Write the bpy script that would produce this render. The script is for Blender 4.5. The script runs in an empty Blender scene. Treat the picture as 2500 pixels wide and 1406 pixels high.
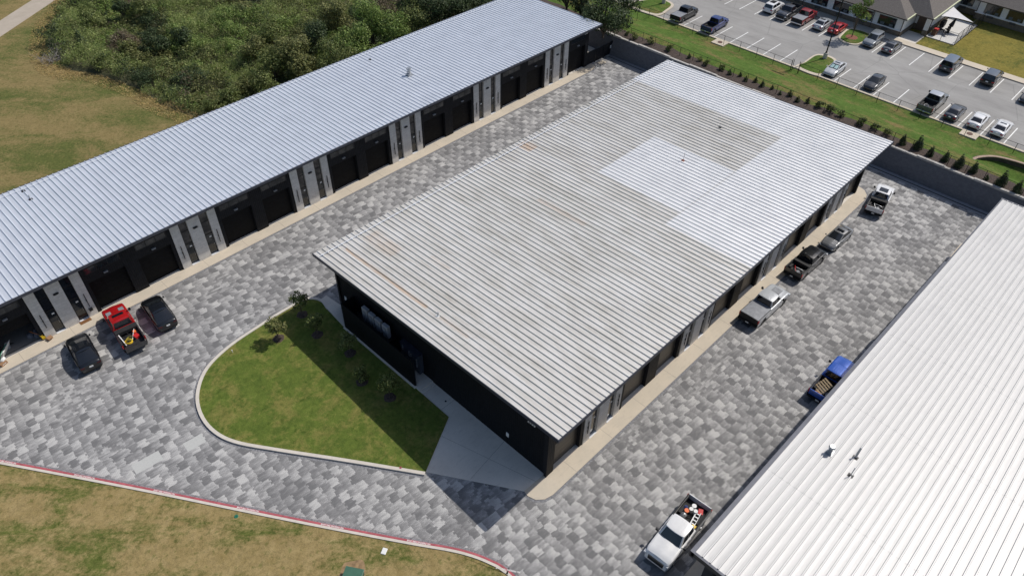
import bpy, math, random
import numpy as np
from mathutils import Vector, Matrix, noise
R = math.radians
rnd = random.Random(7)
S = bpy.context.scene
COL = S.collection

# ------------------------------------------------------------------ camera, sky, sun, exposure
CAM = Vector((-25.046, -19.669, 49.49))
F, PITCH, ROLL, YAW = 1810.467, 0.753, 0.019, 0.759
PCX, PCY = 1250.0, 703.0
_cp, _sp = math.cos(PITCH), math.sin(PITCH)
_w = Vector((math.cos(YAW) * _cp, math.sin(YAW) * _cp, -_sp))
_r = Vector((math.sin(YAW), -math.cos(YAW), 0))
_u = _r.cross(_w)
_r2 = math.cos(ROLL) * _r + math.sin(ROLL) * _u
_u2 = -math.sin(ROLL) * _r + math.cos(ROLL) * _u
cam_data = bpy.data.cameras.new('camera')
cam = bpy.data.objects.new('camera', cam_data)
COL.objects.link(cam)
cam_data.sensor_width = 36
cam_data.lens = F / 2500 * 36
cam_data.clip_start = 0.5
cam_data.clip_end = 3000
cam.matrix_world = Matrix(((_r2.x, _u2.x, -_w.x, CAM.x), (_r2.y, _u2.y, -_w.y, CAM.y), (_r2.z, _u2.z, -_w.z, CAM.z), (0, 0, 0, 1)))
S.camera = cam

SUN = Vector((0.805, -0.223, 1.0)).normalized()
world = bpy.data.worlds.new('World')
S.world = world
world.use_nodes = True
wn = world.node_tree
for n in list(wn.nodes): wn.nodes.remove(n)
sky = wn.nodes.new('ShaderNodeTexSky'); sky.sky_type = 'NISHITA'; sky.sun_disc = False
sky.sun_elevation = math.asin(SUN.z); sky.sun_rotation = math.atan2(SUN.x, SUN.y)
sky.air_density = 1.0; sky.dust_density = 1.6
bg = wn.nodes.new('ShaderNodeBackground'); bg.inputs[1].default_value = 0.102
wo = wn.nodes.new('ShaderNodeOutputWorld')
wn.links.new(sky.outputs[0], bg.inputs[0]); wn.links.new(bg.outputs[0], wo.inputs[0])
sl = bpy.data.lights.new('sun', 'SUN'); sl.energy = 3.6; sl.angle = R(0.53); sl.color = (1.0, 0.955, 0.89)
sun = bpy.data.objects.new('sun', sl); COL.objects.link(sun)
sun.rotation_euler = SUN.to_track_quat('Z', 'Y').to_euler()
sun.location = (0, 0, 80)
S.view_settings.view_transform = 'Standard'; S.view_settings.look = 'None'
S.view_settings.gamma = 1.0; S.view_settings.exposure = 0.0
try: S.view_settings.use_curve_mapping = False
except Exception: pass

# ------------------------------------------------------------------ helpers
def at(px, py, z=0.0):
    """point of the horizontal plane at height z seen at photograph pixel (px, py)"""
    d = _w + _r2 * ((px - PCX) / F) - _u2 * ((py - PCY) / F)
    t = (z - CAM.z) / d.z
    return CAM + d * t

def nz(x, y, s=1.0, k=0.0):
    return noise.noise(Vector((x * s, y * s, k)))

class MB:
    def __init__(self): self.v = []; self.f = []; self.m = []
    def add(self, vs, fs, mi=0):
        b = len(self.v); self.v += [tuple(p) for p in vs]
        for f in fs: self.f.append(tuple(b + i for i in f)); self.m.append(mi)
    def quad(self, a, b, c, d, mi=0): self.add((a, b, c, d), ((0, 1, 2, 3),), mi)
    def box(self, x0, y0, z0, x1, y1, z1, mi=0, M=None):
        vs = [(x, y, z) for z in (z0, z1) for x, y in ((x0, y0), (x1, y0), (x1, y1), (x0, y1))]
        if M is not None: vs = [tuple(M @ Vector(p)) for p in vs]
        self.add(vs, ((3, 2, 1, 0), (4, 5, 6, 7), (0, 1, 5, 4), (1, 2, 6, 5), (2, 3, 7, 6), (3, 0, 4, 7)), mi)
    def prism(self, poly, z0, z1, mi=0, bottom=True):
        n = len(poly); zt = z1 if hasattr(z1, '__len__') else [z1] * n
        vs = [(p[0], p[1], z0) for p in poly] + [(p[0], p[1], zt[i]) for i, p in enumerate(poly)]
        a = sum(poly[i][0] * poly[(i + 1) % n][1] - poly[(i + 1) % n][0] * poly[i][1] for i in range(n))
        fs = [tuple(range(n, 2 * n)) if a > 0 else tuple(range(2 * n - 1, n - 1, -1))]
        if bottom: fs.append(tuple(range(n - 1, -1, -1)) if a > 0 else tuple(range(n)))
        for i in range(n):
            j = (i + 1) % n
            fs.append((i, j, n + j, n + i) if a > 0 else (j, i, n + i, n + j))
        self.add(vs, fs, mi)
    def cyl(self, x, y, z0, z1, r0, r1=None, n=12, mi=0, M=None):
        r1 = r0 if r1 is None else r1
        vs = [(x + r * math.cos(2 * math.pi * i / n), y + r * math.sin(2 * math.pi * i / n), z) for z, r in ((z0, r0), (z1, r1)) for i in range(n)]
        if M is not None: vs = [tuple(M @ Vector(p)) for p in vs]
        self.add(vs, [(i, (i + 1) % n, n + (i + 1) % n, n + i) for i in range(n)] + [tuple(range(n - 1, -1, -1)), tuple(range(n, 2 * n))], mi)
    def tube(self, pts, rs, n=6, mi=0):
        pts = [Vector(p) for p in pts]
        if not hasattr(rs, '__len__'): rs = [rs] * len(pts)
        b = len(self.v)
        for i, p in enumerate(pts):
            t = (pts[min(i + 1, len(pts) - 1)] - pts[max(i - 1, 0)]).normalized()
            s = t.cross(Vector((0, 0, 1)) if abs(t.z) < .9 else Vector((1, 0, 0))).normalized(); q = s.cross(t)
            for k in range(n):
                a = 2 * math.pi * k / n
                self.v.append(tuple(p + (s * math.cos(a) + q * math.sin(a)) * rs[i]))
        for i in range(len(pts) - 1):
            for k in range(n):
                self.f.append((b + i * n + k, b + i * n + (k + 1) % n, b + (i + 1) * n + (k + 1) % n, b + (i + 1) * n + k)); self.m.append(mi)
        self.f.append(tuple(b + k for k in range(n - 1, -1, -1))); self.m.append(mi)
        e = b + (len(pts) - 1) * n
        self.f.append(tuple(e + k for k in range(n))); self.m.append(mi)
    def grid(self, rows, mi=0, flip=False, close=False):
        b = len(self.v); n = len(rows[0])
        for r in rows: self.v += [tuple(p) for p in r]
        for i in range(len(rows) - 1):
            for k in range(n if close else n - 1):
                q = (b + i * n + k, b + i * n + (k + 1) % n, b + (i + 1) * n + (k + 1) % n, b + (i + 1) * n + k)
                self.f.append(q[::-1] if flip else q); self.m.append(mi)
    def build(self, name, mats, parent=None, smooth=False, origin=None, fix=False, bevel=0):
        if not isinstance(mats, (list, tuple)): mats = [mats]
        off = Vector((0, 0, 0))
        if parent is not None:
            q = parent
            while q.parent is not None: q = q.parent
            if not q.get('_local'): off = Vector(q.get('_base', (0, 0, 0)))
        elif parent is None and origin is not None: off = Vector(origin)
        me = bpy.data.meshes.new(name)
        me.from_pydata([(a - off.x, b - off.y, c - off.z) for a, b, c in self.v], [], self.f)
        for m in mats: me.materials.append(m)
        if len(mats) > 1: me.polygons.foreach_set('material_index', self.m)
        if fix:
            import bmesh
            bm = bmesh.new(); bm.from_mesh(me); bmesh.ops.recalc_face_normals(bm, faces=bm.faces); bm.to_mesh(me); bm.free()
        if smooth:
            me.polygons.foreach_set('use_smooth', [True] * len(me.polygons))
            me.set_sharp_from_angle(angle=R(38 if smooth is True else smooth))
        me.update()
        o = bpy.data.objects.new(name, me); COL.objects.link(o)
        if parent is not None: o.parent = parent
        elif origin is not None: o.location = off
        if bevel:
            md = o.modifiers.new('bevel', 'BEVEL'); md.width = bevel; md.segments = 2; md.limit_method = 'ANGLE'
        return o

def tag(o, label=None, cat=None, group=None, kind=None):
    if label: o['label'] = label
    if cat: o['category'] = cat
    if group: o['group'] = group
    if kind: o['kind'] = kind
    return o
def thing(name, label, cat, base=(0, 0, 0), group=None, rz=0, local=False):
    """Empty at the base; parts are given in world coordinates unless local"""
    o = bpy.data.objects.new(name, None); COL.objects.link(o)
    o.location = base; o.rotation_euler = (0, 0, rz); o.empty_display_size = .3
    if local: o['_local'] = 1
    else: o['_base'] = tuple(base)
    return tag(o, label, cat, group)
def sub(parent, o):
    """make o (built in the same space as parent's mesh) a sub-part of parent"""
    o.parent = parent; return o
def struct(mb, name, mats, **k): return tag(mb.build(name, mats, **k), kind='structure')
def copy_tree(o, parent=None):
    c = o.copy(); COL.objects.link(c)
    if parent is not None: c.parent = parent
    for ch in o.children: copy_tree(ch, c)
    return c

# ------------------------------------------------------------------ materials
class NT:
    def __init__(self, name):
        self.mat = bpy.data.materials.new(name); self.mat.use_nodes = True
        self.t = self.mat.node_tree; self.p = self.t.nodes['Principled BSDF']
        g = self.t.nodes.new('ShaderNodeNewGeometry'); self.pos = g.outputs['Position']; self.geo = g
    def n(self, typ, **k):
        x = self.t.nodes.new(typ)
        for a, b in k.items(): setattr(x, a, b)
        return x
    def l(self, a, b): self.t.links.new(a, b)
    def setv(self, sock, v):
        if isinstance(v, bpy.types.NodeSocket): self.l(v, sock)
        else: sock.default_value = v
    def mapping(self, vec=None, scale=(1, 1, 1), rot=(0, 0, 0), loc=(0, 0, 0)):
        m = self.n('ShaderNodeMapping'); self.l(vec or self.pos, m.inputs['Vector'])
        m.inputs['Scale'].default_value = scale; m.inputs['Rotation'].default_value = rot; m.inputs['Location'].default_value = loc
        return m.outputs[0]
    def noise(self, scale, detail=3, rough=.55, vec=None, dist=0):
        x = self.n('ShaderNodeTexNoise'); self.l(vec or self.pos, x.inputs['Vector'])
        x.inputs['Scale'].default_value = scale; x.inputs['Detail'].default_value = detail
        x.inputs['Roughness'].default_value = rough; x.inputs['Distortion'].default_value = dist
        return x.outputs['Fac']
    def ramp(self, fac, stops):
        x = self.n('ShaderNodeValToRGB'); self.l(fac, x.inputs[0]); e = x.color_ramp.elements
        while len(e) < len(stops): e.new(.5)
        for i, (p, c) in enumerate(stops):
            e[i].position = p; e[i].color = (*(c if hasattr(c, '__len__') else (c, c, c)), 1)
        return x.outputs[0]
    def mix(self, fac, a, b, mode='MIX'):
        x = self.n('ShaderNodeMix', data_type='RGBA', blend_type=mode)
        self.setv(x.inputs[0], fac)
        for s, v in ((x.inputs[6], a), (x.inputs[7], b)):
            if isinstance(v, bpy.types.NodeSocket): self.l(v, s)
            else: s.default_value = (*(v if hasattr(v, '__len__') else (v, v, v)), 1)
        return x.outputs[2]
    def math(self, op, a, b=0.0, c=0.0, clamp=False):
        x = self.n('ShaderNodeMath', operation=op); x.use_clamp = clamp
        self.setv(x.inputs[0], a); self.setv(x.inputs[1], b)
        if op in ('MULTIPLY_ADD',): self.setv(x.inputs[2], c)
        return x.outputs[0]
    def bump(self, h, strength=.5, dist=.02, normal=None):
        x = self.n('ShaderNodeBump'); x.inputs['Strength'].default_value = strength; x.inputs['Distance'].default_value = dist
        self.l(h, x.inputs['Height'])
        if normal: self.l(normal, x.inputs['Normal'])
        self.l(x.outputs[0], self.p.inputs['Normal']); return x.outputs[0]
    def out(self, col=None, rough=.7, metal=0, spec=None, coat=0):
        if col is not None:
            if isinstance(col, bpy.types.NodeSocket): self.l(col, self.p.inputs['Base Color'])
            else: self.p.inputs['Base Color'].default_value = (*col, 1)
        self.setv(self.p.inputs['Roughness'], rough); self.setv(self.p.inputs['Metallic'], metal)
        if spec is not None: self.p.inputs['Specular IOR Level'].default_value = spec
        if coat: self.p.inputs['Coat Weight'].default_value = coat; self.p.inputs['Coat Roughness'].default_value = .04
        return self.mat

def M(name, c, rough=.7, metal=0, var=.12, scale=3.0, spec=None, coat=0, bump=0, bscale=40):
    t = NT(name)
    a = tuple(x * (1 - var) for x in c); b = tuple(min(1, x * (1 + var)) for x in c)
    col = t.ramp(t.noise(scale, 4), [(.3, a), (.7, b)])
    if bump: t.bump(t.noise(bscale, 3), bump, .01)
    return t.out(col, rough, metal, spec, coat)

def paver_mat():
    """pavers of blended charcoal and white concrete laid in bundles: each bundle runs from dark to light along the course"""
    t = NT('blended_pavers')
    v = t.mapping(rot=(0, 0, R(5)))
    def brick(w, h, vec, off=.5, mortar=0.0):
        x = t.n('ShaderNodeTexBrick', offset=off); t.l(vec, x.inputs['Vector'])
        x.inputs['Color1'].default_value = (0, 0, 0, 1); x.inputs['Color2'].default_value = (1, 1, 1, 1)
        x.inputs['Mortar'].default_value = (.5, .5, .5, 1)
        x.inputs['Scale'].default_value = 1; x.inputs['Mortar Size'].default_value = mortar
        x.inputs['Brick Width'].default_value = w; x.inputs['Row Height'].default_value = h; x.inputs['Bias'].default_value = 0
        return x
    W_, H_ = 1.36, .79
    sep = t.n('ShaderNodeSeparateXYZ'); t.l(v, sep.inputs[0])
    # the bundles step a little from course to course
    wx = t.noise(1.0, 1, .5, t.mapping(v, scale=(.05, .10, 1))); wy = t.noise(1.0, 1, .5, t.mapping(v, scale=(.10, .04, 1)))
    sx = t.math('MULTIPLY_ADD', wx, 1.5, sep.outputs[0]); sy = t.math('MULTIPLY_ADD', wy, .9, sep.outputs[1])
    def jag(src, other, cell, seed):
        cbn = t.n('ShaderNodeCombineXYZ'); t.l(t.math('FLOOR', t.math('DIVIDE', src, cell)), cbn.inputs[0])
        t.l(t.math('FLOOR', t.math('DIVIDE', other, 2.3)), cbn.inputs[1]); cbn.inputs[2].default_value = seed
        wn_ = t.n('ShaderNodeTexWhiteNoise', noise_dimensions='3D'); t.l(cbn.outputs[0], wn_.inputs['Vector']); return wn_.outputs['Value']
    jx = jag(sep.outputs[1], sep.outputs[0], .2, 1.0); jy = jag(sep.outputs[0], sep.outputs[1], .24, 5.0)
    q1 = t.n('ShaderNodeTexNoise'); t.l(t.mapping(v, scale=(2.4, 9.1, 1)), q1.inputs['Vector']); q1.inputs['Scale'].default_value = 1; q1.inputs['Detail'].default_value = 1
    edge = t.math('MULTIPLY_ADD', jx, .20, t.math('MULTIPLY_ADD', q1.outputs['Fac'], .1, t.math('ADD', sx, -.15)))
    sy = t.math('MULTIPLY_ADD', jy, .06, sy)
    cb = t.n('ShaderNodeCombineXYZ'); t.l(edge, cb.inputs[0]); t.l(sy, cb.inputs[1])
    big = brick(W_, H_, cb.outputs[0]).outputs[0]
    row = t.math('FLOOR', t.math('DIVIDE', sy, H_))
    par = t.math('MULTIPLY', t.math('FRACT', t.math('MULTIPLY', row, .5)), 1.0)          # 0 or .5
    fx = t.math('FRACT', t.math('ADD', t.math('DIVIDE', edge, W_), par))
    grad = t.math('MULTIPLY_ADD', fx, .66, -.33)
    streak = t.noise(1.0, 4, .6, t.mapping(v, scale=(.7, 3.6, 1)))
    fine = t.noise(1.0, 3, .75, t.mapping(v, scale=(3, 15, 1)))
    mid = brick(.40, .22, v).outputs[0]; small = brick(.22, .11, v, .5).outputs[0]
    b = t.math('MULTIPLY_ADD', big, .62, t.math('ADD', grad, .19))
    b = t.math('MULTIPLY_ADD', streak, 1.10, t.math('ADD', b, -.56))
    b = t.math('MULTIPLY_ADD', fine, .62, t.math('ADD', b, -.31))
    zone = t.ramp(t.noise(.17, 2, .5, t.mapping(v, scale=(1, 1.6, 1))), [(.60, 0.0), (.66, 1.0)])
    c = t.mix(zone, b, t.math('MULTIPLY_ADD', mid, .72, t.math('MULTIPLY', streak, .3)))
    c = t.math('MULTIPLY_ADD', small, .16, t.math('ADD', c, -.08))
    col = t.ramp(c, [(.08, (.160, .159, .161)), (.45, (.25, .247, .247)), (.78, (.40, .395, .39)), (1.0, (.505, .498, .485))])
    joint = brick(.22, .11, v, .5, .012); jf = joint.outputs['Fac']
    col = t.mix(t.math('MULTIPLY', jf, .30), col, (.10, .10, .105))
    tint = t.noise(.05, 2)
    col = t.mix(t.math('MULTIPLY', tint, .35), col, t.mix(1.0, col, (1.0, .96, .89), 'MULTIPLY'))
    return t.out(col, .85, 0, .25)

def concrete_mat(name, c=(.50, .44, .34), c2=(.38, .34, .28), s=.6, dark=.0):
    t = NT(name)
    n1 = t.noise(s, 5, .6); n2 = t.noise(14, 4, .7); n3 = t.noise(1.3, 3, .5, t.mapping(scale=(1, 3, 1)))
    col = t.ramp(n1, [(.32, c2), (.62, c)])
    col = t.mix(.35, col, t.ramp(n2, [(.2, tuple(x * .75 for x in c)), (.8, tuple(min(1, x * 1.12) for x in c))]))
    col = t.mix(t.ramp(n3, [(.55, 0.0), (.8, .35)]), col, tuple(x * .72 for x in c2))
    t.bump(n2, .15, .004)
    return t.out(col, .85, 0, .3)

def grass_mat(name, greens, browns, bias=.5, scale=.22, stretch=(1, 1, 1), fine=1.0, rz=0, tuft=.6):
    t = NT(name)
    v = t.mapping(t.mapping(rot=(0, 0, rz)), scale=stretch)
    big = t.noise(scale, 8, .72, v, .3)
    med = t.noise(.9, 6, .75); f1 = t.noise(3.2, 6, .8); f2 = t.noise(11, 4, .8); tf = t.noise(1.9, 3, .6, t.mapping(loc=(7, 3, 0)))
    g = t.ramp(med, [(.25, greens[0]), (.55, greens[1]), (.8, greens[2])])
    b = t.ramp(med, [(.25, browns[0]), (.6, browns[1]), (.85, browns[2])])
    m = t.math('MULTIPLY_ADD', f1, .35, t.math('ADD', big, -.175))
    col = t.mix(t.ramp(m, [(bias - .07, 0.0), (bias + .08, 1.0)]), g, b)
    sh = t.ramp(f1, [(.22, .58), (.52, 1.0), (.8, 1.28)])
    col = t.mix(fine, col, sh, 'MULTIPLY')
    col = t.mix(.6, col, t.ramp(f2, [(.25, .6), (.55, 1.0), (.8, 1.3)]), 'MULTIPLY')
    col = t.mix(t.ramp(tf, [(.58, 0.0), (.68, tuft)]), col, t.mix(1.0, col, (.50, .62, .45), 'MULTIPLY'))
    h = t.math('ADD', t.math('MULTIPLY', f1, 1.2), f2)
    t.bump(h, .55, .06)
    return t.out(col, .95, 0, .15)

def roof_mat(name, base, rough, metal, ribdir, dirt=None, stripe=.06):
    """galvalume panels; ribdir 'y' = ribs run along y. dirt adds the weathered bays of the middle roof"""
    t = NT(name)
    sc = (1.0, .05, 1) if ribdir == 'y' else (.05, 1.0, 1)
    streak = t.noise(9, 4, .7, t.mapping(scale=sc)); cloud = t.noise(.5, 4, .6); sp = t.noise(5, 4, .7)
    k = t.math('MULTIPLY_ADD', streak, .5, t.math('MULTIPLY_ADD', cloud, .35, t.math('MULTIPLY', sp, .15)))
    col = t.ramp(k, [(.3, tuple(x * .86 for x in base)), (.7, tuple(min(.97, x * 1.08) for x in base))])
    rg = t.math('MULTIPLY_ADD', cloud, .16, rough - .08)
    if dirt:
        sep = t.n('ShaderNodeSeparateXYZ'); t.l(t.pos, sep.inputs[0])
        def rect(x0, x1, y0, y1):
            def step(s, a, up):
                return t.math('MULTIPLY_ADD', t.math('SUBTRACT', s, a) if up else t.math('SUBTRACT', a, s), 4.0, .5, clamp=True)
            m = t.math('MULTIPLY', step(sep.outputs[0], x0, True), step(sep.outputs[0], x1, False))
            return t.math('MULTIPLY', m, t.math('MULTIPLY', step(sep.outputs[1], y0, True), step(sep.outputs[1], y1, False)))
        clean = rect(26.9, 36.6, 7.75, 17.85)
        for q in ((24.4, 99, -9, 7.7), (45.9, 99, 7.6, 40)): clean = t.math('MAXIMUM', clean, rect(*q))
        clean = t.math('SUBTRACT', 1.0, clean)
        d2 = t.ramp(t.noise(1.0, 4, .65, t.mapping(scale=(1.6, .35, 1))), [(.28, (.425, .395, .34)), (.5, (.545, .52, .475)), (.75, (.65, .63, .60))])
        patchy = t.ramp(t.noise(1.0, 4, .6, t.mapping(scale=(.55, .12, 1))), [(.3, .62), (.65, .92)])
        col = t.mix(t.math('MULTIPLY', clean, patchy), col, d2)
        rg = t.math('MULTIPLY_ADD', clean, .06, rg)
        # rust run-offs below the vent and by the eave
        def rust(x0, x1, y0, y1):
            return rect(x0, x1, y0, y1)
        rr = rust(1.45, 1.72, 15.2, 26.4); rr2 = rust(24.9, 26.3, 25.6, 27.4); rr3 = rust(1.5, 1.75, 10.2, 13.6)
        r4 = t.math('MULTIPLY', rust(3.6, 5.2, 22.5, 26.5), .35); r5 = t.math('MULTIPLY', rust(18.9, 19.5, 13, 19), .4); r6 = t.math('MULTIPLY', rust(5.8, 6.4, 17.5, 20), .3)
        a = t.math('MAXIMUM', t.math('MAXIMUM', rr, t.math('MULTIPLY', rr2, .9)), t.math('MULTIPLY', rr3, .55))
        a = t.math('MAXIMUM', t.math('MAXIMUM', a, r4), t.math('MAXIMUM', r5, r6))
        rn = t.ramp(t.noise(1.0, 5, .7, t.mapping(scale=(6, .7, 1))), [(.34, 0.0), (.52, 1.0)])
        a = t.math('MULTIPLY', a, rn)
        col = t.mix(t.math('MULTIPLY', a, .66), col, t.ramp(sp, [(.3, (.44, .22, .09)), (.7, (.56, .38, .21))]))
        metal = t.math('MULTIPLY_ADD', t.math('MAXIMUM', t.math('MULTIPLY', clean, .5), a), -metal, metal)
        # end laps: faint dark stitched lines
        for yy in (9.9, 18.1):
            ln = t.math('MULTIPLY_ADD', t.math('ABSOLUTE', t.math('SUBTRACT', sep.outputs[1], yy)), -30.0, 1.0, clamp=True)
            col = t.mix(t.math('MULTIPLY', ln, t.math('MULTIPLY', cloud, .6)), col, (.25, .25, .25))
    if ribdir == 'x':
        sep = t.n('ShaderNodeSeparateXYZ'); t.l(t.pos, sep.inputs[0])
        dash = t.ramp(t.math('FRACT', t.math('MULTIPLY', sep.outputs[1], 2.0)), [(.15, 0.0), (.2, 1.0), (.8, 1.0), (.85, .2)])
        for xx in (5.3, 14.6, 23.9, 33.2, 42.5):
            ln = t.math('MULTIPLY_ADD', t.math('ABSOLUTE', t.math('SUBTRACT', sep.outputs[0], xx)), -22.0, 1.0, clamp=True)
            col = t.mix(t.math('MULTIPLY', t.math('MULTIPLY', ln, dash), .55), col, (.16, .16, .17))
    w = t.n('ShaderNodeTexWave'); w.bands_direction = 'X' if ribdir == 'y' else 'Y'
    t.l(t.pos, w.inputs['Vector']); w.inputs['Scale'].default_value = .314 / .135
    w.inputs['Distortion'].default_value = .0
    lowb = t.noise(1.2, 3, .5, t.mapping(scale=(1, .4, 1) if ribdir == 'y' else (.4, 1, 1)))
    h = t.math('MULTIPLY_ADD', w.outputs['Fac'], .12, lowb)
    if ribdir == 'x':
        w2 = t.n('ShaderNodeTexWave'); w2.bands_direction = 'Y'; t.l(t.pos, w2.inputs['Vector']); w2.inputs['Scale'].default_value = .314 / .5
        w2.inputs['Distortion'].default_value = .6; w2.inputs['Detail Scale'].default_value = .4
        h = t.math('MULTIPLY_ADD', w2.outputs['Fac'], .95, h)
    t.bump(h, stripe * 4 if ribdir == 'y' else .5, .012)
    return t.out(col, rg, metal)

def corr_mat(name, c, rough=.45, period=.2, axis='x', metal=.3):
    t = NT(name)
    w = t.n('ShaderNodeTexWave'); w.bands_direction = 'X' if axis == 'x' else 'Y'; w.wave_profile = 'SIN'
    t.l(t.pos, w.inputs['Vector']); w.inputs['Scale'].default_value = .314 / period
    r = t.ramp(w.outputs['Fac'], [(.30, 0.0), (.45, 1.0)])
    t.bump(r, .9, .03)
    col = t.ramp(t.noise(2.5, 4), [(.3, tuple(x * .8 for x in c)), (.7, tuple(x * 1.2 for x in c))])
    return t.out(col, rough, metal, .1)

def block_mat(name, c, w=.4, h=.2, axis='x', var=.25, rough=.9, mort=.012, mcol=None):
    t = NT(name)
    sep = t.n('ShaderNodeSeparateXYZ'); t.l(t.pos, sep.inputs[0]); cb = t.n('ShaderNodeCombineXYZ')
    t.l(sep.outputs[0 if axis == 'x' else 1], cb.inputs[0]); t.l(sep.outputs[2], cb.inputs[1])
    x = t.n('ShaderNodeTexBrick'); t.l(cb.outputs[0], x.inputs['Vector']); x.inputs['Scale'].default_value = 1
    x.inputs['Brick Width'].default_value = w; x.inputs['Row Height'].default_value = h; x.inputs['Mortar Size'].default_value = mort
    x.inputs['Color1'].default_value = (*(q * (1 - var) for q in c), 1); x.inputs['Color2'].default_value = (*(q * (1 + var) for q in c), 1)
    x.inputs['Mortar'].default_value = (*(mcol or tuple(q * .5 for q in c)), 1)
    col = t.mix(.3, x.outputs[0], t.ramp(t.noise(3, 4), [(.3, tuple(q * .7 for q in c)), (.7, tuple(q * 1.3 for q in c))]))
    t.bump(x.outputs['Fac'], .5, -.01)
    return t.out(col, rough, 0, .25)

def leaf_mat(name, cols, rough=.6):
    t = NT(name)
    ri = t.geo.outputs['Random Per Island']
    col = t.ramp(ri, [(i / (len(cols) - 1), c) for i, c in enumerate(cols)])
    n = t.noise(.9, 3); col = t.mix(.55, col, t.ramp(n, [(.35, .55), (.65, 1.35)]), 'MULTIPLY')
    m = t.out(col, rough, 0, .3)
    t.p.inputs['Subsurface Weight'].default_value = 0
    tr = t.n('ShaderNodeBsdfTranslucent'); t.l(col, tr.inputs[0])
    mx = t.n('ShaderNodeMixShader'); mx.inputs[0].default_value = .28
    o = [n for n in t.t.nodes if n.type == 'OUTPUT_MATERIAL'][0]
    t.l(t.p.outputs[0], mx.inputs[1]); t.l(tr.outputs[0], mx.inputs[2]); t.l(mx.outputs[0], o.inputs[0])
    return m

MT = dict(
    pavers=paver_mat(),
    paver_band=M('paver_border', (.20, .20, .21), .85, var=.45, scale=7),
    apron=concrete_mat('warm_concrete', (.585, .51, .405), (.505, .45, .365)),
    greycon=concrete_mat('grey_concrete', (.72, .665, .585), (.58, .535, .47), .35),
    kerb=concrete_mat('kerb_concrete', (.62, .57, .50), (.52, .48, .42), 1.2),
    path=concrete_mat('path_concrete', (.44, .38, .31), (.36, .31, .25), .5),
    patio=concrete_mat('patio_concrete', (.62, .61, .58), (.55, .54, .52), .5),
    redpaint=M('red_kerb_paint', (.38, .085, .10), .7, var=.25),
    whitepaint=M('white_paint', (.78, .78, .76), .6, var=.08, scale=6),
    asphalt=None, grass_front=None,
    black=M('black_metal', (.012, .013, .016), .42, .2, var=.3),
    matblack=M('matt_black', (.014, .014, .015), .75, 0, var=.3),
    navy=M('navy_fascia', (.032, .038, .056), .38, .3, var=.2),
    greyfascia=M('grey_fascia', (.075, .08, .10), .42, .3, var=.15),
    glass=M('dark_glass', (.010, .012, .016), .06, 0, var=.1, spec=.8),
    glass2=M('tinted_glass', (.018, .022, .026), .08, 0, var=.15, spec=.7),
    gdoor=M('black_garage_door', (.006, .0065, .008), .5, 0, var=.3, spec=.1),
    gdoor2=M('lit_garage_door', (.050, .045, .040), .42, .1, var=.12),  # same door material, paler and browner: grazing sun put into its colour
    alum=M('white_aluminium', (.85, .86, .88), .3, .2, var=.03),
    steel=M('galvanised_steel', (.45, .46, .47), .45, .7, var=.15),
    white=M('white_plastic', (.75, .75, .73), .5, var=.05),
    tyre=M('tyre_rubber', (.018, .018, .018), .85, var=.2),
    rim=M('alloy_rim', (.42, .43, .45), .3, .8, var=.1),
    darkrim=M('dark_rim', (.06, .06, .065), .35, .6, var=.1),
    chrome=M('chrome_trim', (.6, .6, .62), .15, .9, var=.05),
    redlens=M('red_lens', (.35, .01, .012), .2, var=.1),
    lens=M('clear_lens', (.55, .57, .6), .1, .1, var=.1),
    under=M('underbody', (.01, .01, .01), .9),
    mulch=M('dark_mulch', (.062, .044, .035), .95, var=.7, scale=9, bump=1, bscale=25),
    redmulch=M('red_mulch', (.22, .085, .055), .95, var=.4, scale=9, bump=1, bscale=25),
    bark=M('bark', (.11, .085, .06), .9, var=.4, scale=12),
    fence=M('black_fence_steel', (.010, .011, .011), .5, .3),
    stucco=M('white_stucco', (.80, .79, .77), .8, var=.06),
    brick=block_mat('tan_brick', (.20, .165, .125), .3, .1, 'y', .2),
    wood=M('pallet_wood', (.62, .46, .27), .8, var=.3, scale=20),
    card=M('cardboard', (.30, .17, .09), .85, var=.15, scale=8),
    yellow=M('yellow_plastic', (.75, .50, .02), .4, var=.1),
    orange=M('orange_plastic', (.75, .16, .04), .45, var=.1),
    redp=M('red_plastic', (.5, .02, .02), .4, var=.1),
    greyp=M('grey_plastic', (.22, .23, .25), .5, var=.2),
    bluep=M('blue_cloth', (.03, .05, .16), .8, var=.3),
    green=M('utility_green', (.05, .13, .085), .45, var=.1),
    mat_brown=M('doormat_coir', (.19, .085, .028), .95, var=.3, scale=30),
    sail=M('shade_cloth', (.60, .59, .60), .8, var=.05),
    shingle=None, ironlid=M('iron_lid', (.10, .045, .03), .7, var=.4, scale=9),
    lime=M('drip_edge', (.62, .64, .42), .5, var=.1),
)
_t = NT('lot_asphalt')
_n1 = _t.noise(.35, 5, .6, _t.mapping(scale=(1.6, .5, 1))); _n2 = _t.noise(18, 4, .8); _n3 = _t.noise(1.0, 4, .7, _t.mapping(scale=(.8, .8, 1)))
_c = _t.ramp(_n1, [(.3, (.255, .247, .237)), (.7, (.345, .336, .322))])
_c = _t.mix(.5, _c, _t.ramp(_n2, [(.25, .75), (.75, 1.22)]), 'MULTIPLY')
_vor = _t.n('ShaderNodeTexVoronoi', feature='DISTANCE_TO_EDGE'); _t.l(_t.mapping(scale=(.09, .13, 1)), _vor.inputs['Vector']); _vor.inputs['Scale'].default_value = 1
_crk = _t.ramp(_vor.outputs['Distance'], [(.0, 1.0), (.010, 0.0)])
_c = _t.mix(_t.math('MULTIPLY', _crk, _t.math('MULTIPLY', _n3, .55)), _c, (.12, .12, .12))
_c = _t.mix(_t.ramp(_n3, [(.62, 0.0), (.78, .35)]), _c, (.15, .15, .15))
_t.bump(_n2, .3, .006)
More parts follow.
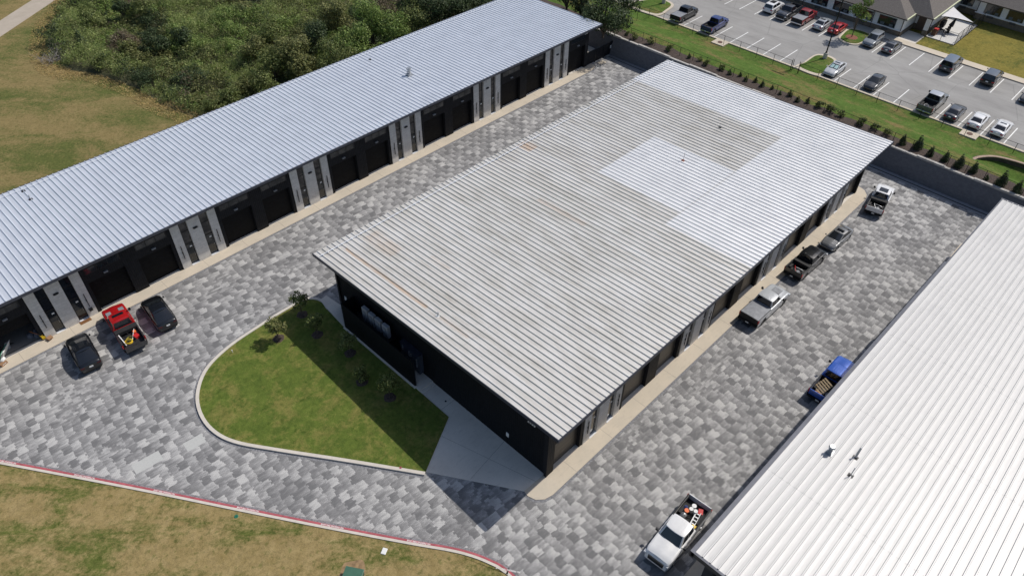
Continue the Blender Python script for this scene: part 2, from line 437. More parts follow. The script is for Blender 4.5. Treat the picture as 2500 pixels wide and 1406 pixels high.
MT['asphalt'] = _t.out(_c, .9, 0, .25)
MT['grass_field'] = grass_mat('field_grass', [(.075, .095, .025), (.11, .125, .035), (.155, .155, .05)], [(.19, .15, .06), (.255, .195, .085), (.33, .255, .125)], .47, .13, (.5, 1, 1), 1, R(46))
MT['grass_front'] = grass_mat('dry_front_lawn', [(.070, .095, .020), (.115, .135, .032), (.165, .17, .05)], [(.22, .165, .062), (.33, .25, .115), (.43, .34, .175)], .455, .30, (.5, 1.2, 1), 1, R(46), tuft=.75)
MT['grass_island'] = grass_mat('island_lawn', [(.062, .098, .018), (.112, .152, .028), (.165, .196, .044)], [(.15, .15, .038), (.205, .19, .055), (.27, .235, .085)], .545, .42)
MT['grass_slope'] = grass_mat('slope_lawn', [(.050, .095, .015), (.085, .145, .025), (.125, .185, .045)], [(.13, .115, .04), (.20, .155, .06), (.28, .215, .10)], .555, .24, (1.5, .55, 1))
MT['grass_school'] = grass_mat('school_lawn', [(.075, .10, .02), (.12, .13, .03), (.17, .165, .045)], [(.17, .145, .03), (.24, .20, .045), (.30, .24, .07)], .46, .12)
_t = NT('roof_shingles')
_a = _t.noise(6, 4, .7); _b = _t.noise(28, 2, .7)
_c = _t.ramp(_a, [(.3, (.135, .12, .108)), (.7, (.21, .19, .175))]); _c = _t.mix(.6, _c, _t.ramp(_b, [(.3, .6), (.7, 1.35)]), 'MULTIPLY')
_t.bump(_b, .5, .02); MT['shingle'] = _t.out(_c, .95, 0, .2)
MT['roof_left'] = roof_mat('roof_metal_blue_white', (.66, .69, .745), .42, .30, 'y')
MT['roof_mid'] = roof_mat('roof_metal_weathered', (.82, .81, .80), .39, .30, 'y', dirt=True)
MT['roof_right'] = roof_mat('roof_metal_white', (.47, .465, .46), .50, .18, 'x')
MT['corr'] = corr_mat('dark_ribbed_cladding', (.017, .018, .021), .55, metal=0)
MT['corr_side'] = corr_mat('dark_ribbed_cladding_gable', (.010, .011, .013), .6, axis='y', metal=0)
MT['stone'] = block_mat('grey_stone_cladding', (.60, .58, .55), .75, .3, 'x', .07, .8, .006)
MT['wallblock'] = block_mat('retaining_block', (.165, .165, .175), .45, .2, 'y', .10, mort=.008, mcol=(.11, .11, .12))
MT['wallblock2'] = block_mat('brown_block', (.11, .085, .07), .4, .18, 'y', .3)
MT['walltop'] = M('wall_cap_stone', (.42, .40, .37), .9, var=.25, scale=2)
MT['leafA'] = leaf_mat('leaf_mid_green', [(0.065, 0.096, 0.028), (0.121, 0.158, 0.045), (0.187, 0.220, 0.065), (0.260, 0.274, 0.101)])
MT['leafB'] = leaf_mat('leaf_bright_green', [(0.087, 0.138, 0.036), (0.144, 0.227, 0.048), (0.214, 0.288, 0.070), (0.292, 0.343, 0.110)])
MT['leafC'] = leaf_mat('leaf_olive', [(0.089, 0.106, 0.035), (0.142, 0.162, 0.053), (0.209, 0.220, 0.074), (0.283, 0.270, 0.108)])
MT['leafD'] = leaf_mat('leaf_dark', [(0.027, 0.044, 0.018), (0.045, 0.071, 0.027), (0.065, 0.098, 0.037), (0.107, 0.137, 0.056)])
MT['leafE'] = leaf_mat('leaf_dead', [(0.092, 0.071, 0.043), (0.140, 0.108, 0.064), (0.194, 0.154, 0.097), (0.248, 0.216, 0.143)])
MT['leafF'] = leaf_mat('leaf_pale_grass', [(0.178, 0.243, 0.065), (0.259, 0.323, 0.094), (0.355, 0.411, 0.146), (0.452, 0.469, 0.204)])
_paint = {}
def paint(c, metal=.2, rough=.28):
    metal = 0.0 if min(c) > .6 else metal; k = (c, metal)
    if k not in _paint: _paint[k] = M('car_paint_%02d' % len(_paint), c, rough, metal, var=.04, coat=.8)
    return _paint[k]
def text_part(name, s, size, mat, parent, loc, rot, ext=.01, xs=1.0):
    cu = bpy.data.curves.new(name, 'FONT'); cu.body = s; cu.size = size; cu.extrude = ext; cu.align_x = 'CENTER'; cu.align_y = 'CENTER'; cu.offset = .012 * size
    o = bpy.data.objects.new('tmp', cu); COL.objects.link(o)
    dg = bpy.context.evaluated_depsgraph_get(); me = bpy.data.meshes.new_from_object(o.evaluated_get(dg))
    bpy.data.objects.remove(o); me.name = name; me.materials.clear(); me.materials.append(mat)
    q = bpy.data.objects.new(name, me); COL.objects.link(q)
    q.parent = parent
    q.location = Vector(loc) - Vector(parent.get('_base', (0, 0, 0))) if parent is not None else loc
    q.rotation_euler = rot; q.scale = (xs, 1, 1)
    return q

# ------------------------------------------------------------------ ground, paving, kerbs
def catmull(pts, n=6, closed=False):
    out = []; N = len(pts)
    for i in range(N if closed else N - 1):
        g = lambda k: Vector((*pts[(i + k) % N if closed else min(max(i + k, 0), N - 1)][:2], 0))
        a, b, c, d = g(-1), g(0), g(1), g(2)
        for j in range(n):
            t = j / n
            q = .5 * ((2 * b) + (-a + c) * t + (2 * a - 5 * b + 4 * c - d) * t * t + (-a + 3 * b - 3 * c + d) * t ** 3)
            out.append((q.x, q.y))
    if not closed: out.append(tuple(pts[-1][:2]))
    return out
def offset(poly, d):
    """offset an open polyline to its left by d"""
    out = []
    for i, p in enumerate(poly):
        a = Vector(poly[max(i - 1, 0)]); b = Vector(poly[min(i + 1, len(poly) - 1)])
        t = (b - a).normalized(); out.append((p[0] - t.y * d, p[1] + t.x * d))
    return out
def strip(mb, poly, d0, d1, z0, z1, mi=0):
    A, B = offset(poly, d0), offset(poly, d1)
    for i in range(len(poly) - 1):
        a, b, c, d = A[i], A[i + 1], B[i + 1], B[i]
        mb.prism([a, b, c, d], z0, z1, mi, bottom=False)
def sheet(name, poly, z, m, kind='structure'):
    mb = MB(); a = sum(poly[i][0] * poly[(i + 1) % len(poly)][1] - poly[(i + 1) % len(poly)][0] * poly[i][1] for i in range(len(poly)))
    if a < 0: poly = poly[::-1]
    mb.add([(p[0], p[1], z) for p in poly], [tuple(range(len(poly)))])
    return struct(mb, name, m)
def slab(name, poly, z0, z1, m):
    mb = MB(); mb.prism(poly, z0, z1); return struct(mb, name, m)

WX = 60.12     # top edge of the retaining wall
LOTZ = 1.37
def zraise(x, y):
    if x <= 63.0: z = 2.72
    elif x >= 71.4: z = LOTZ - .03
    else:
        t = (x - 63.0) / 8.4; t = t * t * (3 - 2 * t); z = 2.72 * (1 - t) + (LOTZ - .03) * t
    if 63 < x < 71.3:
        g = math.exp(-((x - 66.6) / 2.3) ** 2 - ((y + 13.5) / 6.0) ** 2); z -= 1.35 * g
        z += .10 * nz(x, y, .25) + .04 * nz(x, y, .9)
    return z
# low field / base ground
b = MB(); b.quad((-400, -400, -.02), (WX + .3, -400, -.02), (WX + .3, 500, -.02), (-400, 500, -.02)); struct(b, 'ground', MT['grass_field'])
b = MB()
xs = [WX + .02, 60.6, 61.4, 62.2] + [63.0 + .6 * i for i in range(17)]; ys = [-60 + 1.0 * i for i in range(190)]
b.grid([[(x, y, zraise(x, y)) for x in xs] for y in ys], flip=True); struct(b, 'grass_slope', MT['grass_slope'], smooth=True)
b = MB(); b.grid([[(x, y, zraise(x, y) + .02 + .03 * nz(x, y, 1.2)) for x in (WX + .04, 60.7, 61.3, 61.9 + .35 * nz(3, y, .6), 62.5 + .45 * nz(9, y, .5))] for y in [-60 + .6 * i for i in range(235)]], flip=True)
struct(b, 'mulch_bed', MT['mulch'], smooth=True)
b = MB(); b.quad((72.58, -400, LOTZ - .035), (600, -400, LOTZ - .035), (600, 600, LOTZ - .035), (72.58, 600, LOTZ - .035)); struct(b, 'school_lawn', MT['grass_school'])

KERB = [(-46, 57), (-38, 45.2), (-28.75, 31.08), (-25.1, 25.53), (-21.57, 20.11), (-17.83, 14.25), (-14.2, 8.61), (-10.81, 3.46), (-9.1, .95), (-8.3, -.45), (-7.78, -1.7), (-7.46, -3.0), (-7.4, -6), (-7.4, -30)]
KS = catmull(KERB, 5)
pav = KS + [(59.5, -30), (59.5, 41.7), (-46, 41.7)]
sheet('paving', pav, .004, MT['pavers'])
front = offset(KS, -.34)
slab('front_lawn', front + [(-7.7, -90), (-140, -90), (-140, 57)], -.1, .10, MT['grass_front'])
b = MB(); strip(b, KS, -.36, -.17, -.05, .16, 0); o_k = struct(b, 'kerb', MT['kerb'])
b = MB(); strip(b, KS, -.17, .0, -.05, .155, 0); o_red = struct(b, 'red_kerb', MT['redpaint'])
o_red['_base'] = (0, 0, 0)
b = MB(); strip(b, KS, .0, .24, 0, .008, 0); struct(b, 'paver_border', MT['paver_band'])
# stencilled words on the red kerb, read from the drive
for (px, py) in ((20, 1120), (208, 1160), (402, 1199), (605, 1242), (812, 1281.5), (1023, 1320.5), (1240, 1391)):
    q = at(px, py, .155); best = min(range(len(KS)), key=lambda i: (Vector(KS[i]) - q.xy).length)
    i = max(1, min(best, len(KS) - 2)); A = Vector(KS[i - 1]); B = Vector(KS[i + 1]); t = (B - A).normalized()
    k = A + t * (q.xy - A).dot(t); n = Vector((-t.y, t.x)); c = k - n * .085
    text_part('fire_lane_lettering', 'NO PARKING FIRE LANE', .17, MT['whitepaint'], o_red, (c.x, c.y, .158), (0, 0, math.atan2(-t.y, -t.x)), .001, .93)

ISL = catmull([(-1.25, 26.9), (-1.05, 28.2), (-1.85, 29.25), (-4.0, 29.43), (-6.8, 29.3), (-10.0, 29.0), (-12.7, 28.1), (-14.5, 26.4), (-15.45, 24.4), (-15.68, 22.1), (-15.05, 19.8), (-13.1, 16.75), (-9.84, 12.05), (-6.35, 6.88)], 5)
isl_poly = offset(ISL, .0)[0:] + [(-1.55, 9.5), (-1.5, 13.5), (-1.5, 23.7)]
slab('island_lawn', isl_poly, -.05, .09, MT['grass_island'])
b = MB(); strip(b, ISL, -.26, .02, -.05, .15); struct(b, 'island_kerb', MT['kerb'])
b = MB(); strip(b, ISL, -.48, -.26, 0, .008); struct(b, 'paver_border', MT['paver_band'])
con = [(-6.3, 6.95), (-1.55, 9.5), (-1.5, 13.2), (-.0, 13.2), (0, 0), (-.2, -.3), (-2.16, .37)]
slab('concrete_pad', con, -.05, .045, MT['greycon'])
slab('walkway', [(-1.5, 13.2), (0, 13.2), (0, 26.2), (-.2, 28.4), (-.95, 28.3), (-1.2, 26.9), (-1.5, 23.7)], -.05, .17, MT['greycon'])
slab('step', [(-1.5, 12.85), (-.02, 12.85), (-.02, 13.2), (-1.5, 13.2)], -.05, .10, MT['greycon'])
cap = [(-2.16, .37), (-2.28, -.1), (-2.1, -.75), (-1.6, -1.2), (-.9, -1.38), (52.0, -1.35), (52.9, -1.1), (53.6, -.5), (53.9, .4), (53.6, 1.2), (52.5, 1.4), (52.5, .3), (-.1, .3)]
slab('apron', cap, -.05, .055, MT['apron'])
b = MB(); strip(b, [(p[0], p[1]) for p in cap[:9]], -.22, -.0, 0, .009); struct(b, 'paver_border', MT['paver_band'])
b = MB()
for i in range(13):
    x = 1.9 + 4.41 * i; b.box(x, -1.33, .055, x + .025, .0, .0565)
for i in range(24):
    x = -45.6 + 4.41 * i; b.box(x, 40.17, .055, x + .025, 41.5, .0565)
for (a, c) in (((-4.3, 4.0), (-.03, 4.6)), ((-.9, .2), (-3.2, 8.5)), ((-1.4, 10.5), (-.03, 10.5))):
    A, B = Vector(a), Vector(c); n = (B - A).normalized(); n = Vector((-n.y, n.x)) * .012
    b.prism([(A + n)[:], (A - n)[:], (B - n)[:], (B + n)[:]], .04, .0465)
struct(b, 'concrete_joints', M('joint_dark', (.27, .24, .205), .9))
ap1 = [(-46, 40.15), (53.6, 40.15), (54.6, 40.35), (55.2, 40.95), (55.25, 41.55), (-46, 41.8)]
slab('apron', ap1, -.05, .055, MT['apron'])
b = MB(); strip(b, ap1[:5], -.22, 0, 0, .009); struct(b, 'paver_border', MT['paver_band'])
ap3 = [(-.6, -12.9), (-.3, -12.35), (.3, -12.05), (51.5, -12.05), (53.3, -12.5), (53.9, -13.6), (53.9, -14.5), (-.6, -14.5)]
slab('apron', ap3, -.05, .055, MT['apron'])
slab('equipment_pad', [(54.3, 41.9), (59.4, 41.9), (59.4, 56.5), (54.3, 56.5)], -.05, .05, MT['greycon'])
slab('drain_cover', [(56.0, 40.3), (57.2, 40.3), (57.2, 41.1), (56.0, 41.1)], -.05, .03, MT['apron'])
b = MB(); b.box(58.35, -40, 0, 58.75, 41.3, .03, 0); b.box(58.75, -40, -.05, 58.93, 41.3, .012, 1); b.box(58.93, -40, 0, 59.4, 41.3, .04, 0)
struct(b, 'gutter', [MT['wallblock2'] if 0 else M('gutter_concrete', (.27, .27, .28), .9), MT['black']])
# path and street far left
p0, p1 = Vector((-60, 74)), Vector((40, 140)); d = Vector((.81, .587)); 
A = Vector((-1.68, 108.89)); dd = (Vector((9.63, 117.05)) - A).normalized(); nn = Vector((-dd.y, dd.x))
pth = [(A - dd * 60)[:], (A + dd * 60)[:], (A + dd * 60 + nn * 3.6)[:], (A - dd * 60 + nn * 3.6)[:]]
slab('path', pth, -.1, .03, MT['path'])
st = [(A - dd * 60 + nn * 13.0)[:], (A + dd * 60 + nn * 13.0)[:], (A + dd * 60 + nn * 24)[:], (A - dd * 60 + nn * 24)[:]]
slab('road', st, -.1, .0, MT['asphalt'])
b = MB(); strip(b, [(A - dd * 60 + nn * 12.7)[:], (A + dd * 60 + nn * 12.7)[:]], 0, .3, -.1, .12); struct(b, 'road_kerb', MT['kerb'])
b = MB(); strip(b, [(A - dd * 60)[:], (A + dd * 60)[:]], 0, 3.6, .0, .031)

# parking lot
slab('parking_lot', [(72.9, -60), (90.9, -60), (90.9, 90), (72.9, 90)], LOTZ - .4, LOTZ, MT['asphalt'])
b = MB(); b.box(72.55, -60, 1.0, 72.9, 90, LOTZ + .10); struct(b, 'lot_kerb', MT['apron'])
b = MB(); b.box(90.9, -60, 1.0, 92.4, 13.1, LOTZ + .14); struct(b, 'sidewalk', MT['apron'])
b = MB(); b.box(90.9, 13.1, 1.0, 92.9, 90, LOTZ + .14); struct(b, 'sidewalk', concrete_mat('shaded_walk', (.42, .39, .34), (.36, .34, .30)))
slab('entry_walk', [(92.4, 10.3), (96.3, 10.3), (96.3, 13.1), (92.4, 13.1)], 1.0, LOTZ + .13, MT['greycon'])
b = MB()
Y1 = [34.1 + 2.745 - .03 + 2.74 * k for k in range(-6, 18)]
ylow = [32.6 + 2.74 * k for k in range(-5, 8)] + [13.38 - 2.76 * k for k in range(0, 14)]
for y in sorted(set(ylow)):
    if 15.5 < y < 18.6 or y > 41.5: continue
    b.box(73.0, y - .06, LOTZ, 78.1, y + .06, LOTZ + .004)
for y in [13.6 - 2.76 * k for k in range(0, 14)]: b.box(85.15, y - .06, LOTZ, 90.55, y + .06, LOTZ + .004)
for y in [21.7 + 2.74 * k for k in range(0, 12)]: b.box(84.6, y - .06, LOTZ, 90.2, y + .06, LOTZ + .004)
struct(b, 'parking_markings', MT['whitepaint'])
def island(poly, z, m):
    P = catmull(poly, 5, True)
    b = MB(); b.prism(P, z - .3, z + .12); struct(b, 'island_kerb', MT['apron'])
    c = Vector((sum(p[0] for p in P) / len(P), sum(p[1] for p in P) / len(P)))
    Q = [(c + (Vector(p) - c) * .84)[:] for p in P]
    b = MB(); b.prism(Q, z, z + .14); struct(b, 'island_grass', MT['grass_slope'])
island([(72.7, 15.4), (76, 15.7), (78.6, 15.85), (79.4, 16.9), (79.2, 18.2), (78.2, 19.0), (75, 19.0), (72.7, 19.0)], LOTZ, 0)
island([(90.9, 15.8), (87, 15.9), (85.7, 16.3), (85.1, 17.6), (85.7, 19.0), (87.2, 19.5), (90.9, 19.5)], LOTZ, 0)
island([(72.7, 43.2), (76, 43.0), (78.2, 43.6), (78.9, 45.2), (78.4, 47), (76, 48.5), (72.7, 49)], LOTZ, 0)
for (x, y, t) in ((71.9, 30.83, 'left of the parked blue pickup'), (72.2, -4.96, 'behind the white sedans')):
    o = thing('drain_inlet', 'square concrete drain inlet with rusty round lid in the grass, ' + ('by the blue pickup' if y > 0 else 'behind the white sedans'), 'drain inlet', (x, y, LOTZ), 'drain inlets beside the car park')
    b = MB(); b.box(x - .95, y - 1.0, 1.0, x + .6, y + 1.0, LOTZ + .13); b.build('slab', MT['apron'], o)
    b = MB(); b.cyl(x - .1, y, LOTZ + .13, LOTZ + .16, .36, n=20); b.build('lid', MT['ironlid'], o)

# ------------------------------------------------------------------ retaining walls
def rwall():
    o = thing('retaining_wall', 'long dark grey block retaining wall with pale stepped cap behind the warehouses', 'retaining wall', (59.5, 0, 0))
    b = MB(); b.grid([[(59.42, y, 0), (60.10, y, 2.66)] for y in (-60, 75)], flip=True)
    b.quad((60.10, -60, 2.66), (60.10, 75, 2.66), (60.5, 75, 2.66), (60.5, -60, 2.66))
    b.build('blocks', MT['wallblock'], o)
    b = MB(); y = -60; k = 0
    while y < 75:
        L = rnd.choice((3.2, 4.4, 5.4)); z = 2.66 + (.0, .09)[k % 2]
        b.box(60.02, y, 2.6, 60.36, y + L - .01, z + .10); y += L; k += 1
    b.build('cap', MT['walltop'], o)
rwall()
def rwall2():
    o = thing('curved_retaining_wall', 'curved brown block retaining wall with pinkish cap in the grassy dip', 'retaining wall', (67, -9, .4))
    P = catmull([(65.6, -7.6), (66.8, -7.9), (68.3, -9.2), (69.0, -11.5), (69.1, -14), (69.1, -22)], 5)
    b = MB(); b.grid([[(p[0], p[1], .0) for p in P], [(p[0] + .1, p[1] + .02, 1.75) for p in P]]); b.grid([[(p[0] + .1, p[1] + .02, 1.75) for p in P], [(q[0] , q[1], 1.75) for q in offset(P, .5)]])
    b.build('blocks', MT['wallblock2'], o, fix=False)
    b = MB(); strip(b, P, -.02, .32, 1.75, 1.86); b.build('cap', M('pink_cap', (.36, .26, .20), .9), o)
    c = Vector((0, 0))
    g = MB()
    Q = offset(P, .4); R_ = offset(P, 2.4)
    g.grid([[(q[0], q[1], 1.74) for q in Q], [(min(q[0] + .0, 72.4), q[1], 1.5) for q in R_]]); 
    tag(g.build('tall_grass_bank', MT['grass_slope']), kind='structure')
rwall2()

# ------------------------------------------------------------------ metal roofs and warehouses
def roof(root, x0, x1, y0, y1, z0, z1, mat, ribdir='y', pitch=.534, ribm=None, th=.10):
    """single slope; z0 at y0 (or x0 when ribdir == 'x')"""
    z = (lambda x, y: z0 + (z1 - z0) * (y - y0) / (y1 - y0)) if ribdir == 'y' else (lambda x, y: z0 + (z1 - z0) * (x - x0) / (x1 - x0))
    b = MB()
    c = [(x0, y0), (x1, y0), (x1, y1), (x0, y1)]
    b.add([(x, y, z(x, y)) for x, y in c] + [(x, y, z(x, y) - th) for x, y in c], ((0, 1, 2, 3), (7, 6, 5, 4), (1, 0, 4, 5), (2, 1, 5, 6), (3, 2, 6, 7), (0, 3, 7, 4)))
    h, w0, w1 = .085, .058, .032
    n = int(((x1 - x0) if ribdir == 'y' else (y1 - y0)) / pitch)
    for i in range(1, n + 1):
        if ribdir == 'y':
            x = x0 + i * pitch - .1
            for (ya, yb) in ((y0, y1),):
                za, zb = z(x, ya), z(x, yb)
                b.add([(x - w0, ya, za), (x - w1, ya, za + h), (x + w1, ya, za + h), (x + w0, ya, za), (x - w0, yb, zb), (x - w1, yb, zb + h), (x + w1, yb, zb + h), (x + w0, yb, zb)],
                      ((0, 4, 5, 1), (1, 5, 6, 2), (2, 6, 7, 3), (0, 1, 2, 3), (7, 6, 5, 4)))
        else:
            y = y1 - i * pitch + .05
            za, zb = z(x0, y), z(x1, y)
            b.add([(x0, y - w0, za), (x0, y - w1, za + h), (x0, y + w1, za + h), (x0, y + w0, za), (x1, y - w0, zb), (x1, y - w1, zb + h), (x1, y + w1, zb + h), (x1, y + w0, zb)],
                  ((1, 5, 4, 0), (2, 6, 5, 1), (3, 7, 6, 2), (3, 2, 1, 0), (4, 5, 6, 7)))
    b.build('roof', mat, root)
    return z

def garage(root, x0, x1, Y, door, open_z=None, zt=3.5):
    """roller door, its light and the three-pane transom above; Y = face of the cladding"""
    yd = Y + .36
    zb = open_z or .06
    b = MB(); n = 6
    hh = (zt - zb) / n
    for i in range(n): b.box(x0 - .05, yd, zb + i * hh + .006, x1 + .05, yd + .06, zb + (i + 1) * hh - .006)
    b.box(x0 - .05, yd + .03, zb, x1 + .05, yd + .05, zt)
    b.build('garage_door', door, root)
    b = MB(); b.box(x0 + .02, Y + .02, .055, x1 - .02, yd, .075); b.build('door_sill', MT['greycon'], root)
    w = (x1 - x0 - .3) / 3
    f = MB(); f.box(x0 + .08, Y - .012, 4.42, x1 - .08, Y + .03, 5.12)
    fo = f.build('transom_window', MT['black'], root)
    for k in range(3):
        p = MB(); p.box(x0 + .14 + k * (w + .01), Y - .03, 4.49, x0 + .14 + k * (w + .01) + w - .06, Y - .012, 5.05)
        p.build('pane', MT['glass2'], fo)
    xm = (x0 + x1) / 2
    l = MB(); l.box(xm - .2, Y - .16, 3.86, xm + .2, Y, 3.96); l.box(xm - .16, Y - .13, 3.82, xm + .16, Y - .02, 3.86); l.build('wall_light', MT['greyp'], root)

def entry(root, x0, x1, Y):
    b = MB(); b.box(x0, Y + .16, .05, x1, Y + .22, 5.95); d = b.build('entry_door', MT['black'], root)
    w = x1 - x0
    p = MB(); p.box(x0 + .09, Y + .14, .22, x1 - .09, Y + .16, 2.45); p.build('door_glass', MT['glass2'], d)
    p = MB(); p.box(x0 + .07, Y + .14, 2.62, x1 - .07, Y + .16, 4.0); p.box(x0 + .07, Y + .14, 4.12, x1 - .07, Y + .16, 5.5); p.build('upper_glass', MT['glass'], d)
    p = MB(); p.box(x0 + w * .52, Y + .12, 2.06, x0 + w * .52 + .22, Y + .14, 2.20); p.build('unit_plate', MT['white'], d)
    p = MB(); p.tube([(x1 - .16, Y + .14, .9), (x1 - .16, Y + .09, .95), (x1 - .16, Y + .09, 1.25), (x1 - .16, Y + .14, 1.3)], .015, 5); p.build('handle', MT['steel'], d)
    b = MB(); b.box(x0 + .01, Y - .1, .055, x1 - .01, Y + .16, .10); b.build('threshold', MT['alum'], root)

def group(root, g, Y, sp, mail=False):
    p = sp['panels']
    for (a, b_) in p:
        b = MB(); b.box(g + a, Y - .06, .05, g + b_, Y + .2, 5.98); b.build('stone_panel', MT['stone'], root)
    for (a, b_) in sp['doors']: entry(root, g + a, g + b_, Y)
    for a in (p[0], p[2]):
        x = g + (a[0] + a[1]) / 2 - .02
        b = MB(); b.box(x - .03, Y - .15, 1.22, x + .03, Y - .11, 2.78); b.box(x - .02, Y - .11, 1.5, x + .02, Y - .06, 1.55); b.box(x - .02, Y - .11, 2.45, x + .02, Y - .06, 2.5); b.box(x - .05, Y - .13, 1.93, x + .05, Y - .06, 2.05)
        b.build('bar_light', MT['matblack'], root)
    x = g + (p[1][0] + p[1][1]) / 2
    b = MB(); b.add([(x + .24 * math.copysign(abs(math.cos(a)) ** .6, math.cos(a)), Y - .18 if k else Y - .06, 4.08 + .085 * math.sin(a)) for k in (0, 1) for a in [2 * math.pi * i / 16 for i in range(16)]],
                    [(i, (i + 1) % 16, 16 + (i + 1) % 16, 16 + i) for i in range(16)] + [tuple(range(16, 32))])
    b.build('oval_light', MT['matblack'], root, fix=True)

def facade(root, x0, x1, Y, g0, ng, sp, door, opened=None, ztop=6.0):
    """ribbed piers and lintels around every opening of the front, Y = plane of the front"""
    ops = []
    for i in range(-1, ng + 1):
        g = g0 + 13.24 * i
        ops.append((g, g + sp['len'], 'g', g))
        for a, b_ in sp['garages']: ops.append((g + a, g + b_, 'd', g))
    ops = sorted(o for o in ops if o[0] > x0 and o[1] < x1)
    w = MB(); x = x0
    for a, b_, k, g in ops:
        if a > x + .01: w.box(x, Y, .05, a, Y + .5, ztop)
        if k == 'g':
            group(root, g, Y, sp); w.box(a, Y + .23, .05, b_, Y + .5, ztop)
        else:
            w.box(a, Y, 3.5, b_, Y + .5, ztop)
            oz = opened.get(round(a, 1)) if opened else None
            if oz is None: w.box(a, Y + .46, .05, b_, Y + .5, 3.5)
            garage(root, a, b_, Y, door, oz)
        x = b_
    w.box(x, Y, .05, x1, Y + .5, ztop)
    w.build('front_wall', MT['corr'], root)

def fasciaband(root, x0, x1, y0, y1, zf, h, m, t=.07, sides='fblr'):
    def seg(name, pts):
        b = MB(); (xa, ya, za), (xb, yb, zb), (nx, ny) = pts
        P = [(xa, ya), (xb, yb), (xb + nx * t, yb + ny * t), (xa + nx * t, ya + ny * t)]
        zs = [za, zb, zb, za]
        b.add([(p[0], p[1], z - h) for p, z in zip(P, zs)] + [(p[0], p[1], z + .03) for p, z in zip(P, zs)], ((3, 2, 1, 0), (4, 5, 6, 7), (0, 1, 5, 4), (1, 2, 6, 5), (2, 3, 7, 6), (3, 0, 4, 7)))
        b.build(name, m, root, fix=True)
    if 'f' in sides: seg('gutter', ((x0, y0, zf(x0, y0)), (x1, y0, zf(x1, y0)), (0, -1)))
    if 'b' in sides: seg('fascia', ((x0, y1, zf(x0, y1)), (x1, y1, zf(x1, y1)), (0, 1)))
    if 'l' in sides: seg('rake_trim', ((x0, y0 - t, zf(x0, y0)), (x0, y1 + t, zf(x0, y1)), (-1, 0)))
    if 'r' in sides: seg('rake_trim', ((x1, y0 - t, zf(x1, y0)), (x1, y1 + t, zf(x1, y1)), (1, 0)))

def snowbar(root, x0, x1, y, zf, pitch=.534):
    b = MB(); z = zf(x0, y) + .13
    b.box(x0 + .2, y - .025, z - .02, x1 - .1, y + .025, z + .03)
    for i in range(int((x1 - x0) / pitch)):
        x = x0 + (i + 1) * pitch - .1; b.box(x - .03, y - .13, z - .08, x + .03, y + .10, z + (.03 if i % 2 else .02))
    b.build('snow_guard', MT['alum'], root)

# ---- middle warehouse
mid = thing('middle_warehouse', 'largest black warehouse in the centre under a weathered ribbed metal roof with rust streak', 'warehouse', (0, 0, 0))
spM = dict(panels=[(0, .82), (1.72, 3.0), (3.84, 4.62)], doors=[(.82, 1.72), (3.0, 3.84)], len=4.62, garages=[(5.0, 8.3), (9.77, 12.85)])
facade(mid, 0, 52.48, 0, 4.14, 4, spM, MT['gdoor2'])
b = MB(); b.box(0, .5, .05, .25, 26.2, 6.0); b.add([(.0, .0, 6.0), (.25, .0, 6.0), (.25, 26.2, 6.0), (0, 26.2, 6.0), (0, 0, 6.86), (.25, 0, 6.86), (.25, 26.2, 6.05), (0, 26.2, 6.05)], ((3, 2, 1, 0), (4, 5, 6, 7), (0, 1, 5, 4), (1, 2, 6, 5), (2, 3, 7, 6), (3, 0, 4, 7)))
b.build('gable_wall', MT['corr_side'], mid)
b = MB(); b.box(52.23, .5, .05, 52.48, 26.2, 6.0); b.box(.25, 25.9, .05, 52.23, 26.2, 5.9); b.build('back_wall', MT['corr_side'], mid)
zM = roof(mid, -.84, 53.32, -1.40, 27.9, 7.007, 6.079, MT['roof_mid'])
fasciaband(mid, -.84, 53.32, -1.40, 27.9, zM, .28, MT['navy'], sides='flr')
b = MB(); b.add([(-.8, -1.35, 6.0), (53.3, -1.35, 6.0), (53.3, 0, 6.0), (-.8, 0, 6.0), (-.8, -1.35, 6.8), (53.3, -1.35, 6.8), (53.3, 0, 6.8), (-.8, 0, 6.8)], ((3, 2, 1, 0),))
b = MB(); b.box(-.78, -1.33, 6.60, 53.2, .3, 6.64); b.build('soffit', MT['matblack'], mid)
b = MB(); b.box(.0, .02, 5.99, 52.48, .5, 6.7); b.build('frieze', MT['corr'], mid)
snowbar(mid, -.84, 53.32, 27.05, zM)
b = MB(); b.box(-.15, -.02, .05, 0, .25, 6.0); b.box(-.05, 25.95, .05, 0, 26.25, 6.0); b.build('corner_trim', MT['corr'], mid)
text_part('house_number', '2103', .52, MT['white'], mid, (-.03, 1.82, 5.08), (R(90), 0, R(-90)), .02, .78)
b = MB(); b.box(-.05, 4.12, 1.05, 0, 4.38, 1.5); b.build('notice', MT['white'], mid)
b = MB(); b.box(-.05, 25.0, 1.6, 0, 25.3, 2.05); b.build('notice', MT['white'], mid)
b = MB(); b.tube([(-.10, 25.9, 5.9), (-.10, 25.9, .3), (-.25, 25.9, .15)], .05, 6); b.build('downpipe', MT['black'], mid)

